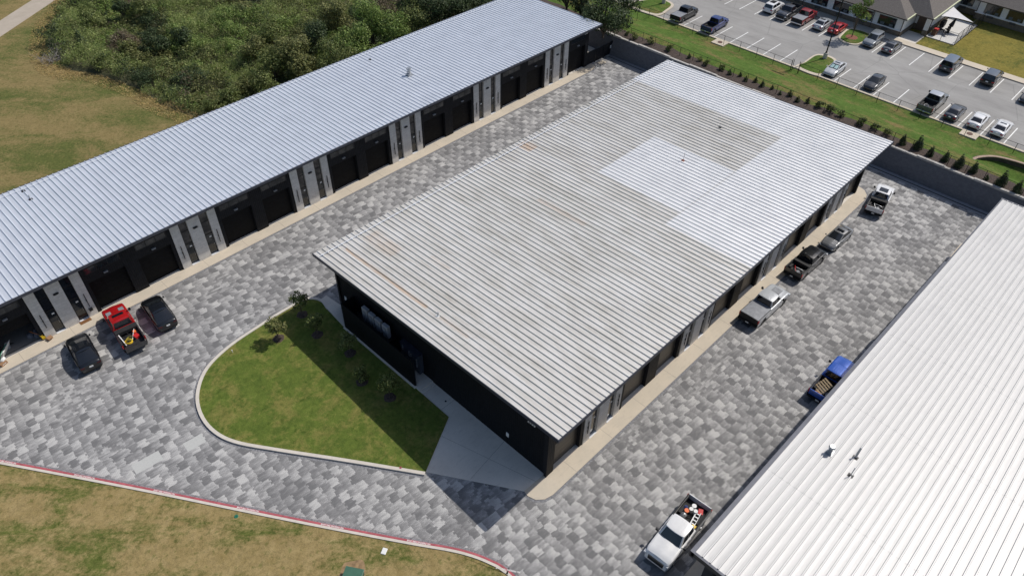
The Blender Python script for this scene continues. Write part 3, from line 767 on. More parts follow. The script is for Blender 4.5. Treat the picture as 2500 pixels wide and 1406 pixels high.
# ---- left warehouse
left = thing('left_warehouse', 'longest black warehouse at the left under a bluish white ribbed roof', 'warehouse', (0, 41.5, 0))
spL = dict(panels=[(0, .88), (1.72, 2.98), (3.85, 4.68)], doors=[(.88, 1.72), (2.98, 3.85)], len=4.68, garages=[(5.04, 8.42), (9.70, 12.9)])
facade(left, -48.0, 54.1, 41.52, -21.12, 6, spL, MT['gdoor'], opened={round(-21.12 - 13.24 + 9.70, 1): 2.15})
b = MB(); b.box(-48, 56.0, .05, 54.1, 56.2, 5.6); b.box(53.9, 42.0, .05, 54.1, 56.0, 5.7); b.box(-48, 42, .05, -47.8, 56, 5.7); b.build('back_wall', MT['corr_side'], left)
zL = roof(left, -50, 55.25, 40.35, 56.75, 6.28, 6.0, MT['roof_left'])
fasciaband(left, -50, 55.25, 40.35, 56.75, zL, .24, MT['greyfascia'], sides='fr')
fasciaband(left, -50, 55.25, 40.35, 56.75, zL, .2, MT['greyfascia'], sides='b')
b = MB(); b.box(-50, 40.45, 5.98, 55.1, 42.0, 6.02); b.build('soffit', MT['matblack'], left)
snowbar(left, -50, 55.25, 55.95, zL)
text_part('house_number', '2107', .42, MT['white'], left, (53.45, 41.50, 5.15), (R(90), 0, 0), .02, .85)
b = MB(); b.box(-26.5, 42.02, .04, -18.5, 47.8, .05); b.build('garage_floor', M('garage_slab', (.22, .21, .20), .7), left)
b = MB(); b.box(-26.6, 42.02, .05, -26.5, 47.8, 3.5); b.box(-18.5, 42.02, .05, -18.4, 47.8, 3.5); b.box(-26.6, 47.8, .05, -18.4, 47.9, 3.5); b.box(-26.6, 42.0, 3.5, -18.4, 47.9, 3.6); b.build('garage_interior', M('garage_walls', (.25, .25, .25), .8), left)

# ---- right warehouse (roof falls along its length)
right_ = thing('right_warehouse', 'white roofed warehouse at the right edge with ribs running along its length', 'warehouse', (-2, -14, 0))
RX0, RX1, RY0, RY1 = -2.89, 52.9, -48.0, -13.3
zR = roof(right_, RX0, RX1, RY0, RY1, 10.229, 10.229 - .0793 * (RX1 - RX0), MT['roof_right'], 'x', .5)
fasciaband(right_, RX0, RX1, RY0, RY1, zR, .35, MT['greyfascia'], .16, sides='lfr')
b = MB()
b.add([(RX0 - .16, RY1, zR(RX0, 0) + .05), (37.2, RY1, zR(37.2, 0) + .05), (37.2, RY1 + .26, zR(37.2, 0) + .05), (RX0 - .16, RY1 + .26, zR(RX0, 0) + .05)] + [(RX0 - .16, RY1, zR(RX0, 0) - .5), (37.2, RY1, zR(37.2, 0) - .5), (37.2, RY1 + .26, zR(37.2, 0) - .5), (RX0 - .16, RY1 + .26, zR(RX0, 0) - .5)], ((0, 1, 2, 3), (7, 6, 5, 4), (1, 0, 4, 5), (2, 1, 5, 6), (3, 2, 6, 7), (0, 3, 7, 4)))
b.add([(37.2, RY1, zR(37.2, 0) + .05), (RX1, RY1, zR(RX1, 0) + .05), (RX1, RY1 + .12, zR(RX1, 0) + .05), (37.2, RY1 + .12, zR(37.2, 0) + .05)] + [(37.2, RY1, zR(37.2, 0) - .35), (RX1, RY1, zR(RX1, 0) - .35), (RX1, RY1 + .12, zR(RX1, 0) - .35), (37.2, RY1 + .12, zR(37.2, 0) - .35)], ((0, 1, 2, 3), (7, 6, 5, 4), (1, 0, 4, 5), (2, 1, 5, 6), (3, 2, 6, 7), (0, 3, 7, 4)))
b.build('eave_fascia', MT['greyfascia'], right_, fix=True)
b = MB(); P = [(-1.9, 9.6), (52.2, 5.3)]
b.add([(P[0][0], -14.3, .05), (P[1][0], -14.3, .05), (P[1][0], -14.3, 5.3), (P[0][0], -14.3, 9.6), (P[0][0], -47, .05), (P[1][0], -47, .05), (P[1][0], -47, 5.3), (P[0][0], -47, 9.6)], ((0, 1, 2, 3), (5, 4, 7, 6), (4, 0, 3, 7), (1, 5, 6, 2)))
b.build('wall', MT['corr'], right_, fix=True)
b = MB(); b.box(-2.3, -14.5, .05, -1.9, -13.9, 9.4); b.build('corner_pier', MT['navy'], right_)
# ------------------------------------------------------------------ small things on the roofs
def turret(x, y, z, s, label):
    o = thing('roof_vent', label, 'roof vent', (x, y, z), 'roof vents')
    b = MB(); b.box(x - .34 * s, y - .34 * s, z, x + .34 * s, y + .34 * s, z + .05); b.box(x - .26 * s, y - .26 * s, z + .05, x + .26 * s, y + .26 * s, z + .28 * s); b.build('base', MT['steel'], o)
    b = MB(); b.cyl(x, y, z + .28 * s, z + .75 * s, .17 * s, .17 * s, 16); b.cyl(x, y, z + .45 * s, z + .52 * s, .24 * s, .24 * s, 16); b.build('pipe', MT['chrome'] if 0 else MT['steel'], o, smooth=True)
    b = MB(); b.cyl(x, y, z + .75 * s, z + .82 * s, .22 * s, .30 * s, 16); b.cyl(x, y, z + .82 * s, z + .98 * s, .30 * s, .24 * s, 16); b.build('cap', MT['steel'], o, smooth=True)
turret(26.85, 47.6, zL(26, 47.6), 1.0, 'tall galvanised vent standing on the bluish left roof')
q = (9.5, -15.45); turret(q[0], q[1], zR(*q), .72, 'round capped vent near the eave of the white right roof')
def pipe_vent(x, y, z, h, r, label, m=None, flash=True, lean=0):
    o = thing('pipe_vent', label, 'pipe vent', (x, y, z), 'roof vents')
    b = MB(); b.cyl(x, y, z, z + .10, .14, .08, 12); b.box(x - .18, y - .18, z, x + .18, y + .18, z + .012); b.build('flashing', MT['black'] if m is None else m, o)
    b = MB(); b.tube([(x, y, z + .05), (x + lean, y, z + h)], r, 8); b.build('pipe', MT['steel'], o)
def rp(px, py, zf):
    z = 6.5
    for _ in range(8): q = at(px, py, z); z = zf(q.x, q.y)
    return q.x, q.y, z
pipe_vent(*rp(1668, 392, zM), .9, .04, 'tall thin pipe with a reddish flashing on the clean patch of the middle roof', M('rust_flash', (.3, .1, .06), .7), lean=.05)
pipe_vent(*rp(1757, 312, zM), .3, .05, 'tiny dark pipe vent on the far grey part of the middle roof')
pipe_vent(*rp(1070, 770, zM), .35, .07, 'short pipe vent on a white flashing in the rust streak', MT['white'])
pipe_vent(*rp(2088, 1117, zR), .85, .07, 'leaning grey pipe vent beside the round vent on the white roof', lean=.25)
pipe_vent(*rp(2076, 1161, zR), .8, .03, 'thin bare pipe nearest the camera on the white roof', lean=.1)
pipe_vent(*rp(75, 487, zL), .5, .05, 'small pipe vent at the left end of the bluish roof, nearest the pipe pair')
pipe_vent(*rp(904, 146, zL), .2, .05, 'tiny pipe stub behind the tall vent on the bluish roof')
pipe_vent(*rp(57, 467, zL), .2, .05, 'lowest pipe stub by the back edge of the bluish roof')

# ------------------------------------------------------------------ plant enclosure at the gable of the middle warehouse
o = thing('screen_fence', 'tall solid black screen fence beside the island lawn', 'screen fence', (-1.42, 18.8, 0))
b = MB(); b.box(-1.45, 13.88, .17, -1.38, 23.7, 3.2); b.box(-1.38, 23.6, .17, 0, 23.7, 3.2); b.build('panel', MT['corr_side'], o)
b = MB()
for y in (13.88, 17.1, 20.4, 23.66): b.box(-1.38, y - .03, .17, -1.28, y + .07, 3.22)
b.build('post', MT['black'], o)
slab('fence_kerb', [(-1.62, 13.7), (-1.40, 13.7), (-1.40, 23.8), (-1.62, 23.8)], -.05, .14, MT['kerb'])
for i, (y, nm) in enumerate(((21.15, 'leftmost'), (20.25, 'second from the left'), (19.35, 'third from the left'), (18.35, 'rightmost'))):
    o = thing('air_conditioner', nm + ' of four tall air conditioner units above the black screen fence', 'air conditioner', (-.55, y, 2.3), 'air conditioners on the gable wall')
    h = 1.35 if i else 1.45
    b = MB(); b.box(-.74, y - .37, 2.35, -.40, y + .37, 2.35 + h); b.build('case', M('ac_grey', (.30, .31, .33), .5) if i == 0 else bpy.data.materials['ac_grey'], o, bevel=.03)
    for zz in (2.72, 3.30):
        b = MB(); Mx = Matrix.Translation((-.79, y, zz)) @ Matrix.Rotation(R(-90), 4, 'Y'); b.cyl(0, 0, 0, .02, .25, n=16, M=Mx); b.build('fan_grille', MT['greyp'], o)
o = thing('bracket_platform', 'black steel bracket platform carrying the air conditioners', 'platform', (-.5, 19.8, 2.2))
b = MB(); b.box(-.9, 17.7, 2.28, -.05, 21.8, 2.33)
for z in (2.7, 3.05): b.tube([(-.98, 17.6, z), (-.98, 21.9, z)], .02, 5)
for y in (17.6, 18.7, 19.8, 20.9, 21.9): b.tube([(-.98, y, 2.2), (-.98, y, 3.05)], .02, 5); b.tube([(-.98, y, 2.25), (-.02, y, 1.6)], .02, 5)
b.build('frame', MT['black'], o)
o = thing('meter_cabinet', 'dark blue grey bank of electricity meters on the gable wall', 'meter cabinet', (-.3, 15.6, .2))
b = MB(); b.box(-.45, 14.3, .5, -.02, 16.7, 2.8); b.build('cabinet', M('cabinet_blue', (.05, .06, .085), .45), o)
b = MB(); b.box(-.50, 14.25, 2.8, -.0, 16.75, 2.84); b.build('lid', MT['navy'], o)
for (y, n, z0) in ((14.6, 5, 1.3), (15.3, 2, 2.1), (15.55, 3, 2.0), (16.35, 3, 2.2)):
    for k in range(n):
        b = MB(); Mx = Matrix.Translation((-.46, y, z0 + .22 * k)) @ Matrix.Rotation(R(-90), 4, 'Y'); b.cyl(0, 0, 0, .06, .07, n=10, M=Mx); b.build('meter', MT['steel'], o)

# ------------------------------------------------------------------ foliage
def leaves(name, mat, C, Nn, size, parent=None, aspect=.7, seed=0, kind=None, up=.3):
    """one mesh of leaf-sized quads at centres C facing about Nn"""
    rg = np.random.default_rng(seed); n = len(C)
    C = np.asarray(C, np.float32); Nn = np.asarray(Nn, np.float32) + rg.normal(0, .55, (n, 3)).astype(np.float32); Nn[:, 2] += up
    Nn /= np.linalg.norm(Nn, axis=1, keepdims=True) + 1e-6
    a = rg.normal(0, 1, (n, 3)).astype(np.float32); T = np.cross(Nn, a); T /= np.linalg.norm(T, axis=1, keepdims=True) + 1e-6; B = np.cross(Nn, T)
    s = (np.asarray(size) * rg.uniform(.6, 1.35, n)).astype(np.float32)[:, None] * .5
    V = np.empty((n, 4, 3), np.float32)
    V[:, 0] = C - T * s; V[:, 1] = C - B * s * aspect; V[:, 2] = C + T * s; V[:, 3] = C + B * s * aspect
    me = bpy.data.meshes.new(name)
    me.vertices.add(4 * n); me.vertices.foreach_set('co', V.ravel())
    me.loops.add(4 * n); me.loops.foreach_set('vertex_index', np.arange(4 * n, dtype=np.int32))
    me.polygons.add(n); me.polygons.foreach_set('loop_start', np.arange(0, 4 * n, 4, dtype=np.int32)); me.polygons.foreach_set('loop_total', np.full(n, 4, np.int32))
    ms = mat if isinstance(mat, (list, tuple)) else [mat]
    for m in ms: me.materials.append(m)
    me.update(calc_edges=True)
    o = bpy.data.objects.new(name, me); COL.objects.link(o)
    if parent is not None: o.parent = parent
    return o
def crown_pts(rg, lumps, n, fill=.35):
    w = np.array([l[3] ** 2 for l in lumps]); w /= w.sum(); idx = rg.choice(len(lumps), n, p=w)
    L = np.array(lumps, np.float32)[idx]
    d = rg.normal(0, 1, (n, 3)); d /= np.linalg.norm(d, axis=1, keepdims=True)
    # leafy twigs: directions gather in bunches so the outline stays uneven
    k = max(6, n // 60); bun = rg.normal(0, 1, (k, 3)); bun /= np.linalg.norm(bun, axis=1, keepdims=True)
    bi = rg.integers(0, k, n); dd = d * .42 + bun[bi] * 1.0; dd /= np.linalg.norm(dd, axis=1, keepdims=True)
    rad = np.where(rg.random(n) < fill, rg.uniform(.35, .9, n), rg.uniform(.82, 1.16, n))
    sq = np.array([1, 1, .85])
    return L[:, :3] + dd * (L[:, 3] * rad)[:, None] * sq, dd
def make_tree(name, label, cat, x, y, z, h, r, mat, n, lf, seed, lumps=7, trunk=.12, low=.3, shape='round', group=None, crown_name='crown'):
    rg = np.random.default_rng(seed)
    t = thing(name, label, cat, (x, y, z), group, local=True)
    L = []; b = MB()
    th = h * low
    b.tube([(0, 0, 0), (r * .05, r * .03, th * .6), (0, 0, th), (r * .06, 0, h * .75)], [trunk, trunk * .8, trunk * .7, trunk * .2], 7)
    if shape == 'cone':
        m = 7
        for i in range(m):
            f = i / (m - 1); L.append((rg.normal(0, r * .08), rg.normal(0, r * .08), th + (h - th) * (.1 + .86 * f), r * (.95 - .75 * f)))
    else:
        L.append((0, 0, (th + h) / 2, r * .62))
        for i in range(lumps):
            a = 2.4 * i + rg.uniform(-.4, .4); e = rg.uniform(.25, 1.0)
            rr = r * rg.uniform(.30, .48); d = (r - rr) * rg.uniform(.75, 1.1) * math.sqrt(max(0, 1 - (2 * e - 1.05) ** 2) + .15)
            L.append((d * math.cos(a), d * math.sin(a), th + (h - th - rr * .6) * e, rr))
            b.tube([(0, 0, th * .7), (d * .5 * math.cos(a), d * .5 * math.sin(a), th + (h - th) * e * .55), (d * .9 * math.cos(a), d * .9 * math.sin(a), th + (h - th) * e * .9)], [trunk * .5, trunk * .32, trunk * .12], 5)
    b.build('trunk', MT['bark'], t, smooth=True)
    P, D = crown_pts(rg, L, n)
    P[:, 2] = np.maximum(P[:, 2], .06)
    leaves(crown_name, mat, P, D, lf, t, seed=seed)
    return t

# thicket behind the left warehouse
THK = [(20.5, 127), (11.8, 115.7), (5.8, 108.5), (2.0, 101), (.4, 95.5), (1.2, 91.5), (3.2, 88.5), (4.3, 84), (5.6, 80), (5.9, 74), (6.9, 69.5), (7.6, 65.5), (9.6, 62.2), (12.8, 59.6), (16, 58.2), (62, 58.2), (72, 75), (80, 127)]
def inside(x, y, P):
    c = False; n = len(P)
    for i in range(n):
        (x0, y0), (x1, y1) = P[i], P[i - 1]
        if (y0 > y) != (y1 > y) and x < (x1 - x0) * (y - y0) / (y1 - y0) + x0: c = not c
    return c
def hh(x, y):
    return max(.12, 1.25 + 2.2 * nz(x, y, .12, 3) + 2.3 * nz(x, y, .33, 9) + .6 * nz(x, y, .8, 2))
HOT = [(*at(px, py, 1.2).xy, r_, w_, v_) for px, py, r_, w_, v_ in ((420, 35, 9, .55, 0), (700, 25, 7, .6, 0), (300, 100, 4, -1, 0), (760, 45, 5, -.5, 0), (950, 12, 7, -.9, 0), (600, 60, 9, 0, .4), (640, 100, 5, -.0, .3), (450, 190, 7, 0, -.2), (400, 240, 5, .45, 0), (240, 170, 4, .5, 0), (180, 60, 6, .2, .1), (850, 20, 6, .5, -.2))]
rg = np.random.default_rng(5)
zones = {k: [] for k in 'ABCDEF'}
soil = MB()
cell = 1.0
for gx in np.arange(-3, 76, cell):
    for gy in np.arange(57, 128, cell):
        if not inside(gx, gy, THK): continue
        far = 1.0 if gy < 95 else .7
        for k in range(2):
            x = gx + rg.uniform(0, cell); y = gy + rg.uniform(0, cell)
            v = nz(x, y, .11, 1) + .35 * nz(x, y, .5, 4); w = nz(x, y, .09, 7) + .4 * nz(x, y, .35, 5)
            for (zx, zy, zr, zw, zv) in HOT:
                e = math.exp(-((x - zx) ** 2 + (y - zy) ** 2) / zr ** 2); w += zw * e; v += zv * e
            if w > .27: t = 'F'
            elif w < -.36: t = 'E'
            elif v > .22: t = 'B'
            elif v > .0: t = 'A'
            elif v > -.22: t = 'C'
            else: t = 'D'
            if rg.random() < .18: t = rg.choice(list('ABCDFE'), p=[.28, .2, .28, .1, .08, .06])
            zones[t].append((x, y, hh(x, y) * rg.uniform(.75, 1.2) * (.95 if t == 'F' else .85), rg.uniform(.45, .85)))
def undergrowth(key, nm, label):
    Z = zones[key]
    if not Z: return
    P = []; D = []
    for (x, y, h, r) in Z:
        n = int(82 * (r / .65) ** 2)
        d = rg.normal(0, 1, (n, 3)); d /= np.linalg.norm(d, axis=1, keepdims=True); d[:, 2] = np.abs(d[:, 2])
        if key == 'F':
            p = np.stack([x + d[:, 0] * r, y + d[:, 1] * r, h * rg.uniform(.3, 1.15, n)], 1); d[:, 2] *= .2
        else:
            p = np.stack([x + d[:, 0] * r * 1.1, y + d[:, 1] * r * 1.1, np.maximum(.05, h - r * .5 + d[:, 2] * r * rg.uniform(.5, 1.1, n))], 1)
            low = rg.random(n) < .25; p[low, 2] = h * rg.uniform(.05, .8, low.sum())
        P.append(p); D.append(d)
    P = np.concatenate(P); D = np.concatenate(D)
    o = leaves(nm, MT['leaf' + key], P, D, {'F': .30, 'E': .22}.get(key, .225), aspect=.22 if key == 'F' else .6, seed=11, up=0 if key == 'F' else .4)
    tag(o, label, 'undergrowth', kind='stuff')
undergrowth('A', 'shrubby_undergrowth', 'mid green shrubby undergrowth of the overgrown plot')
undergrowth('B', 'vines', 'bright green vines covering the overgrown plot')
undergrowth('C', 'olive_scrub', 'olive green scrub of the overgrown plot')
undergrowth('D', 'dark_scrub', 'dark green hollows of scrub in the overgrown plot')
undergrowth('E', 'dead_brush', 'brown dead brush among the green of the overgrown plot')
undergrowth('F', 'tall_grass', 'pale green tall grass among the scrub')
b = MB(); b.add([(x, y, .02) for x, y in THK], [tuple(range(len(THK)))]); struct(b, 'thicket_soil', M('leaf_litter', (.06, .06, .026), .95, var=.5, scale=4))
# mown strip of dry cut grass along the thicket
edge = catmull([(18.5, 127), (10.2, 116.2), (4.4, 108.8), (.7, 101), (-.8, 95), (-.2, 90.6), (2.4, 87.4), (3.6, 83), (4.6, 79.5), (5.0, 73.5), (6.0, 69), (6.6, 65), (8.4, 61.6), (11.5, 58.8), (15, 56.5)], 6)
P = []; D = []
for i in range(len(edge) - 1):
    a, c = Vector(edge[i]), Vector(edge[i + 1]); t = (c - a); L_ = t.length; t.normalize(); nrm = Vector((t.y, -t.x))
    wd = 1.0 + 2.4 * max(0, 1 - abs(a.y - 66) / 12) + 1.3 * max(0, 1 - abs(a.y - 96) / 9) + .5 * nz(a.x, a.y, .4)
    n = int(L_ * (wd + .6) * 95)
    for _ in range(n):
        s = rnd.random() * L_; q = a + t * s + nrm * (1.2 - rnd.random() ** .8 * (wd + 1.2)) * 1.0
        P.append((q.x, q.y, .03 + .10 * rnd.random())); D.append((rnd.uniform(-1, 1), rnd.uniform(-1, 1), .9))
MT['leafG'] = leaf_mat('leaf_hay', [(.28, .23, .07), (.42, .33, .12), (.54, .40, .17), (.42, .26, .11), (.60, .48, .24)])
o = leaves('cut_hay', MT['leafG'], P, D, .22, aspect=.25, seed=3, up=.8); tag(o, 'dry cut grass strip along the edge of the thicket', 'cut grass', kind='stuff')

TR = [  # px, py of the crown, height, radius, leaf kind, label
 (868, 108, 6.6, 2.9, 'B', 'bright green rounded tree close behind the bluish roof, left of the tallest pair'),
 (905, 52, 7.0, 3.0, 'B', 'bright green tree with lobed crown behind the bluish roof, beside the brown dead patch'),
 (958, 62, 7.0, 2.8, 'B', 'fresh green tree between the lobed one and the dark far row'),
 (1005, 40, 7.2, 3.0, 'A', 'mid green tree where the dark far row behind the roof begins'),
 (1060, 28, 7.5, 3.0, 'D', 'dark tree second in the far row behind the bluish roof'),
 (1110, 12, 7.5, 3.0, 'D', 'dark tree third in the far row behind the bluish roof'),
 (1160, -8, 7.5, 3.0, 'D', 'dark tree at the far end of the row, cut by the top edge'),
 (1020, -10, 7.5, 3.2, 'D', 'dark tree at the top edge behind the far row'),
 (820, 135, 6.2, 2.9, 'A', 'grey green leafy tree touching the roof edge left of the bright trees'),
 (765, 95, 6.5, 2.6, 'D', 'feathery dark tree standing behind the grey green one'),
 (715, 130, 6.0, 2.9, 'C', 'olive tree with domed top in the middle of the tree row'),
 (735, 160, 5.0, 2.2, 'C', 'low olive tree in front of the domed one by the roof edge'),
 (665, 150, 5.0, 2.2, 'A', 'mid green tree left of the olive domed tree'),
 (640, 205, 4.2, 2.1, 'A', 'light shrub tree with pointed shoots near the roof edge'),
 (560, 235, 3.6, 1.8, 'A', 'low leafy shrub at the left end of the row behind the roof'),
 (522, 258, 3.0, 1.6, 'A', 'dark green bush at the tip of the thicket nearest the brown strip'),
 (600, 215, 3.4, 1.7, 'C', 'olive bush between the low leafy shrub and the pointed shoots'),
 (660, 80, 4.6, 2.4, 'A', 'broad willow leaved shrub in the middle of the thicket'),
 (620, 120, 4.0, 2.2, 'C', 'willow leaved olive shrub below the broad one'),
 (815, 40, 5.4, 3.0, 'C', 'wide grey olive tree beside the pale grass at the top'),
 (380, 100, 3.8, 2.0, 'D', 'round dark shrub right of the brown dead thicket'),
 (350, 15, 3.6, 2.0, 'A', 'shrub at the top edge right of the brown brush'),
 (295, 20, 3.2, 1.4, 'D', 'narrow dark shrub at the top of the thicket'),
 (215, 45, 3.2, 1.7, 'A', 'green shrub near the concrete path side of the thicket'),
 (310, 118, 3.2, 1.6, 'C', 'yellow green sapling in front of the brown dead thicket'),
 (445, 90, 3.2, 1.8, 'D', 'dark hollow shrub among the bright vines'),
 (240, 150, 2.2, 1.3, 'A', 'small bush at the lower left edge of the thicket'),
]
for i, (px, py, h, r, k, lab) in enumerate(TR):
    q = at(px, py, h * .6)
    make_tree('tree' if h > 4.5 else 'shrub', lab, 'tree' if h > 4.5 else 'shrub', q.x, q.y, 0, h, r, MT['leaf' + k], int(3900 * (r / 2.5) ** 2), .235 if k != 'A' else .215, 100 + i, lumps=9, low=.18, group='trees and shrubs of the overgrown plot')
q = at(197, 105, 1.6); make_tree('cedar', 'small dark pointed cedar standing above the scrub at the left', 'tree', q.x, q.y, 0, 3.6, 1.1, MT['leafD'], 1500, .2, 71, shape='cone', low=.05, trunk=.06, group='trees and shrubs of the overgrown plot')
q = at(300, 100, 1.2)
for k, (dx, dy, h, r, lab) in enumerate(((0, 0, 2.8, 2.3, 'largest clump of brown dead brush in the thicket'), (-1.9, -1.8, 2.0, 1.6, 'smaller brown dead clump in front of the largest one'))):
    make_tree('dead_shrub', lab, 'dead shrub', q.x + dx, q.y + dy, 0, h, r, MT['leafE'], 2600, .20, 80 + k, lumps=8, low=.1, trunk=.05, group='trees and shrubs of the overgrown plot')
q = at(135, 140, .5); t = thing('brush_pile', 'grey pile of dead branches at the left end of the thicket', 'brush pile', (q.x, q.y, 0), local=True)
b = MB()
for k in range(90):
    a = rnd.uniform(0, 6.28); e = rnd.uniform(.1, .9); L_ = rnd.uniform(.9, 2.3); x, y = rnd.uniform(-1.9, 1.9), rnd.uniform(-1.2, 1.2)
    b.tube([(x, y, rnd.uniform(0, .5)), (x + L_ * math.cos(a) * math.cos(e), y + L_ * math.sin(a) * math.cos(e), .3 + L_ * math.sin(e) * .8)], [.03, .01], 4)
b.build('branches', M('grey_twig', (.24, .22, .20), .9, var=.3), t)
# big tree by the far end of the left warehouse and darker ones behind it
for k, (px, py, zz, h, r, n, lab) in enumerate(((1478, 28, 2.6, 6.6, 3.6, 7000, 'large dark spreading tree at the far end of the left warehouse by the wall'),
                                     (1420, 6, 2.6, 4.0, 1.8, 1800, 'dark shrub between the big spreading tree and the end of the roof'),
                                     (1385, -10, 2.6, 4.0, 1.8, 1500, 'dark shrub at the top edge above the end of the bluish roof'),
                                     (1530, -12, 2.6, 6.0, 2.6, 2800, 'second dark tree half cut by the top edge beside the green lawn'))):
    q = at(px, py, zz + h * .6); make_tree('tree' if h > 5 else 'shrub', lab, 'tree' if h > 5 else 'shrub', q.x, q.y, zraise(q.x, q.y) if q.x > WX else 2.6, h, r, MT['leafD'] if k != 0 else MT['leafD'], n, .26, 200 + k, lumps=12, low=.12, trunk=.2, group='dark trees above the wall')
# young trees on the island lawn
for k, (px, py, h, r, lab) in enumerate(((738, 768, 2.7, 1.0, 'young tree in shade at the top corner of the island lawn by the pavers'),
      (680, 826, 2.6, 1.0, 'only sunlit young tree on the island lawn, casting its own shadow'),
      (775, 817, 2.5, .95, 'shaded young tree just right of the sunlit one'),
      (855, 862, 2.6, .95, 'shaded young tree close to the black screen fence, third from the top'),
      (884, 932, 1.9, .75, 'smallest shaded young tree with pale new leaves by the fence'),
      (952, 970, 2.7, 1.0, 'shaded young tree nearest the concrete pad'))):
    q = at(px, py, .09)
    b = MB(); P = [(.52 * (1 + .08 * math.sin(5 * a + k)) * math.cos(a), .52 * (1 + .06 * math.cos(4 * a + k)) * math.sin(a)) for a in [2 * math.pi * i / 24 for i in range(24)]]
    vs = [(q.x, q.y, .20)] + [(q.x + s * x, q.y + s * y, z) for s, z in ((.6, .18), (1, .09)) for x, y in P]
    b.add(vs, [(0, 1 + i, 1 + (i + 1) % 24) for i in range(24)] + [(1 + i, 25 + i, 25 + (i + 1) % 24, 1 + (i + 1) % 24) for i in range(24)])
    tag(b.build('mulch_ring', MT['mulch'], None, origin=(q.x, q.y, .09)), kind='structure')
    make_tree('young_tree', lab, 'young tree', q.x, q.y, .1, h, r, MT['leafA'] if k != 1 else MT['leafC'], int(1150 * r * r + 200), .15, 300 + k, lumps=8, low=.22, trunk=.03, group='young trees on the island lawn')
# tree on the car park island
q = at(2079, 92, LOTZ + .1)
b = MB(); b.cyl(q.x, q.y, LOTZ + .10, LOTZ + .17, 1.0, .8, n=20); tag(b.build('mulch_ring', MT['redmulch'], None, origin=(q.x, q.y, LOTZ)), kind='structure')
make_tree('street_tree', 'slender bright green tree in red mulch on the car park island', 'tree', q.x, q.y, LOTZ + .1, 6.4, 1.55, MT['leafB'], 1500, .24, 401, lumps=11, low=.22, trunk=.08)

# shrubs in the mulch bed
ORD = ['first', 'second', 'third', 'fourth', 'fifth', 'sixth', 'seventh', 'eighth', 'ninth', 'tenth', 'eleventh', 'twelfth', 'thirteenth', 'fourteenth', 'fifteenth', 'sixteenth', 'seventeenth', 'eighteenth', 'nineteenth', 'twentieth', 'twenty first', 'twenty second', 'twenty third', 'twenty fourth', 'twenty fifth', 'twenty sixth', 'twenty seventh', 'twenty eighth', 'twenty ninth', 'thirtieth', 'thirty first', 'thirty second', 'thirty third', 'thirty fourth', 'thirty fifth']
def shrub_proto(nm, shape, h, r, mat, n, lf, seed):
    return make_tree(nm, 'x', 'shrub', 0, 0, 0, h, r, mat, n, lf, seed, lumps=5, low=.06, trunk=.03, shape=shape)
protos = dict(c=shrub_proto('cone_shrub', 'cone', 1.65, .52, MT['leafD'], 1700, .11, 501), s=shrub_proto('small_shrub', 'cone', .85, .33, MT['leafD'], 620, .09, 502), r=shrub_proto('round_shrub', 'round', .8, .55, MT['leafA'], 420, .14, 503))
SH = [('r', 61.5, 42.9), ('r', 61.6, 40.3), ('r', 61.2, 38.8), ('r', 61.6, 36.3), ('r', 61.84, 33.04), ('s', 61.85, 29.79), ('r', 62.2, 28.27), ('r', 61.9, 26.92), ('r', 62.12, 24.7), ('s', 61.77, 23.24), ('s', 62.3, 21.95), ('s', 61.73, 20.77), ('s', 62.4, 19.67), ('s', 61.94, 18.41), ('s', 62.23, 17.13), ('s', 61.71, 15.68), ('s', 62.27, 14.59), ('s', 61.64, 13.17), ('s', 62.31, 12.11),
      ('r', 62.4, 10.5), ('r', 62.3, 9.0), ('r', 62.2, 7.6), ('r', 62.2, 4.9), ('r', 62.3, 3.2), ('r', 62.1, 1.6),
      ('c', 61.4, -.5), ('c', 61.7, -2.2), ('c', 61.33, -3.8), ('c', 61.41, -5.45), ('c', 61.27, -7.05), ('c', 61.35, -8.6), ('s', 60.9, -10.2), ('c', 60.93, -11.7), ('c', 60.8, -13.4)]
used = set()
wd = dict(c='tall dark evergreen cone', s='small pointed evergreen', r='low round shrub')
cnt = {}
for i, (k, x, y) in enumerate(SH):
    if k in used: t = copy_tree(protos[k])
    else: t = protos[k]; used.add(k)
    cnt[k] = cnt.get(k, 0) + 1
    s = rnd.uniform(.75, 1.22) * (1.25 if k == 'r' and 0 < y < 12 else 1)
    t.location = (x, y, zraise(x, y)); t.scale = (s, s, s); t.rotation_euler = (0, 0, rnd.uniform(0, 6.28))
    tag(t, '%s in the mulch bed, %s of its kind from the far left' % (wd[k], ORD[cnt[k] - 1]), 'shrub', 'shrubs in the mulch bed')

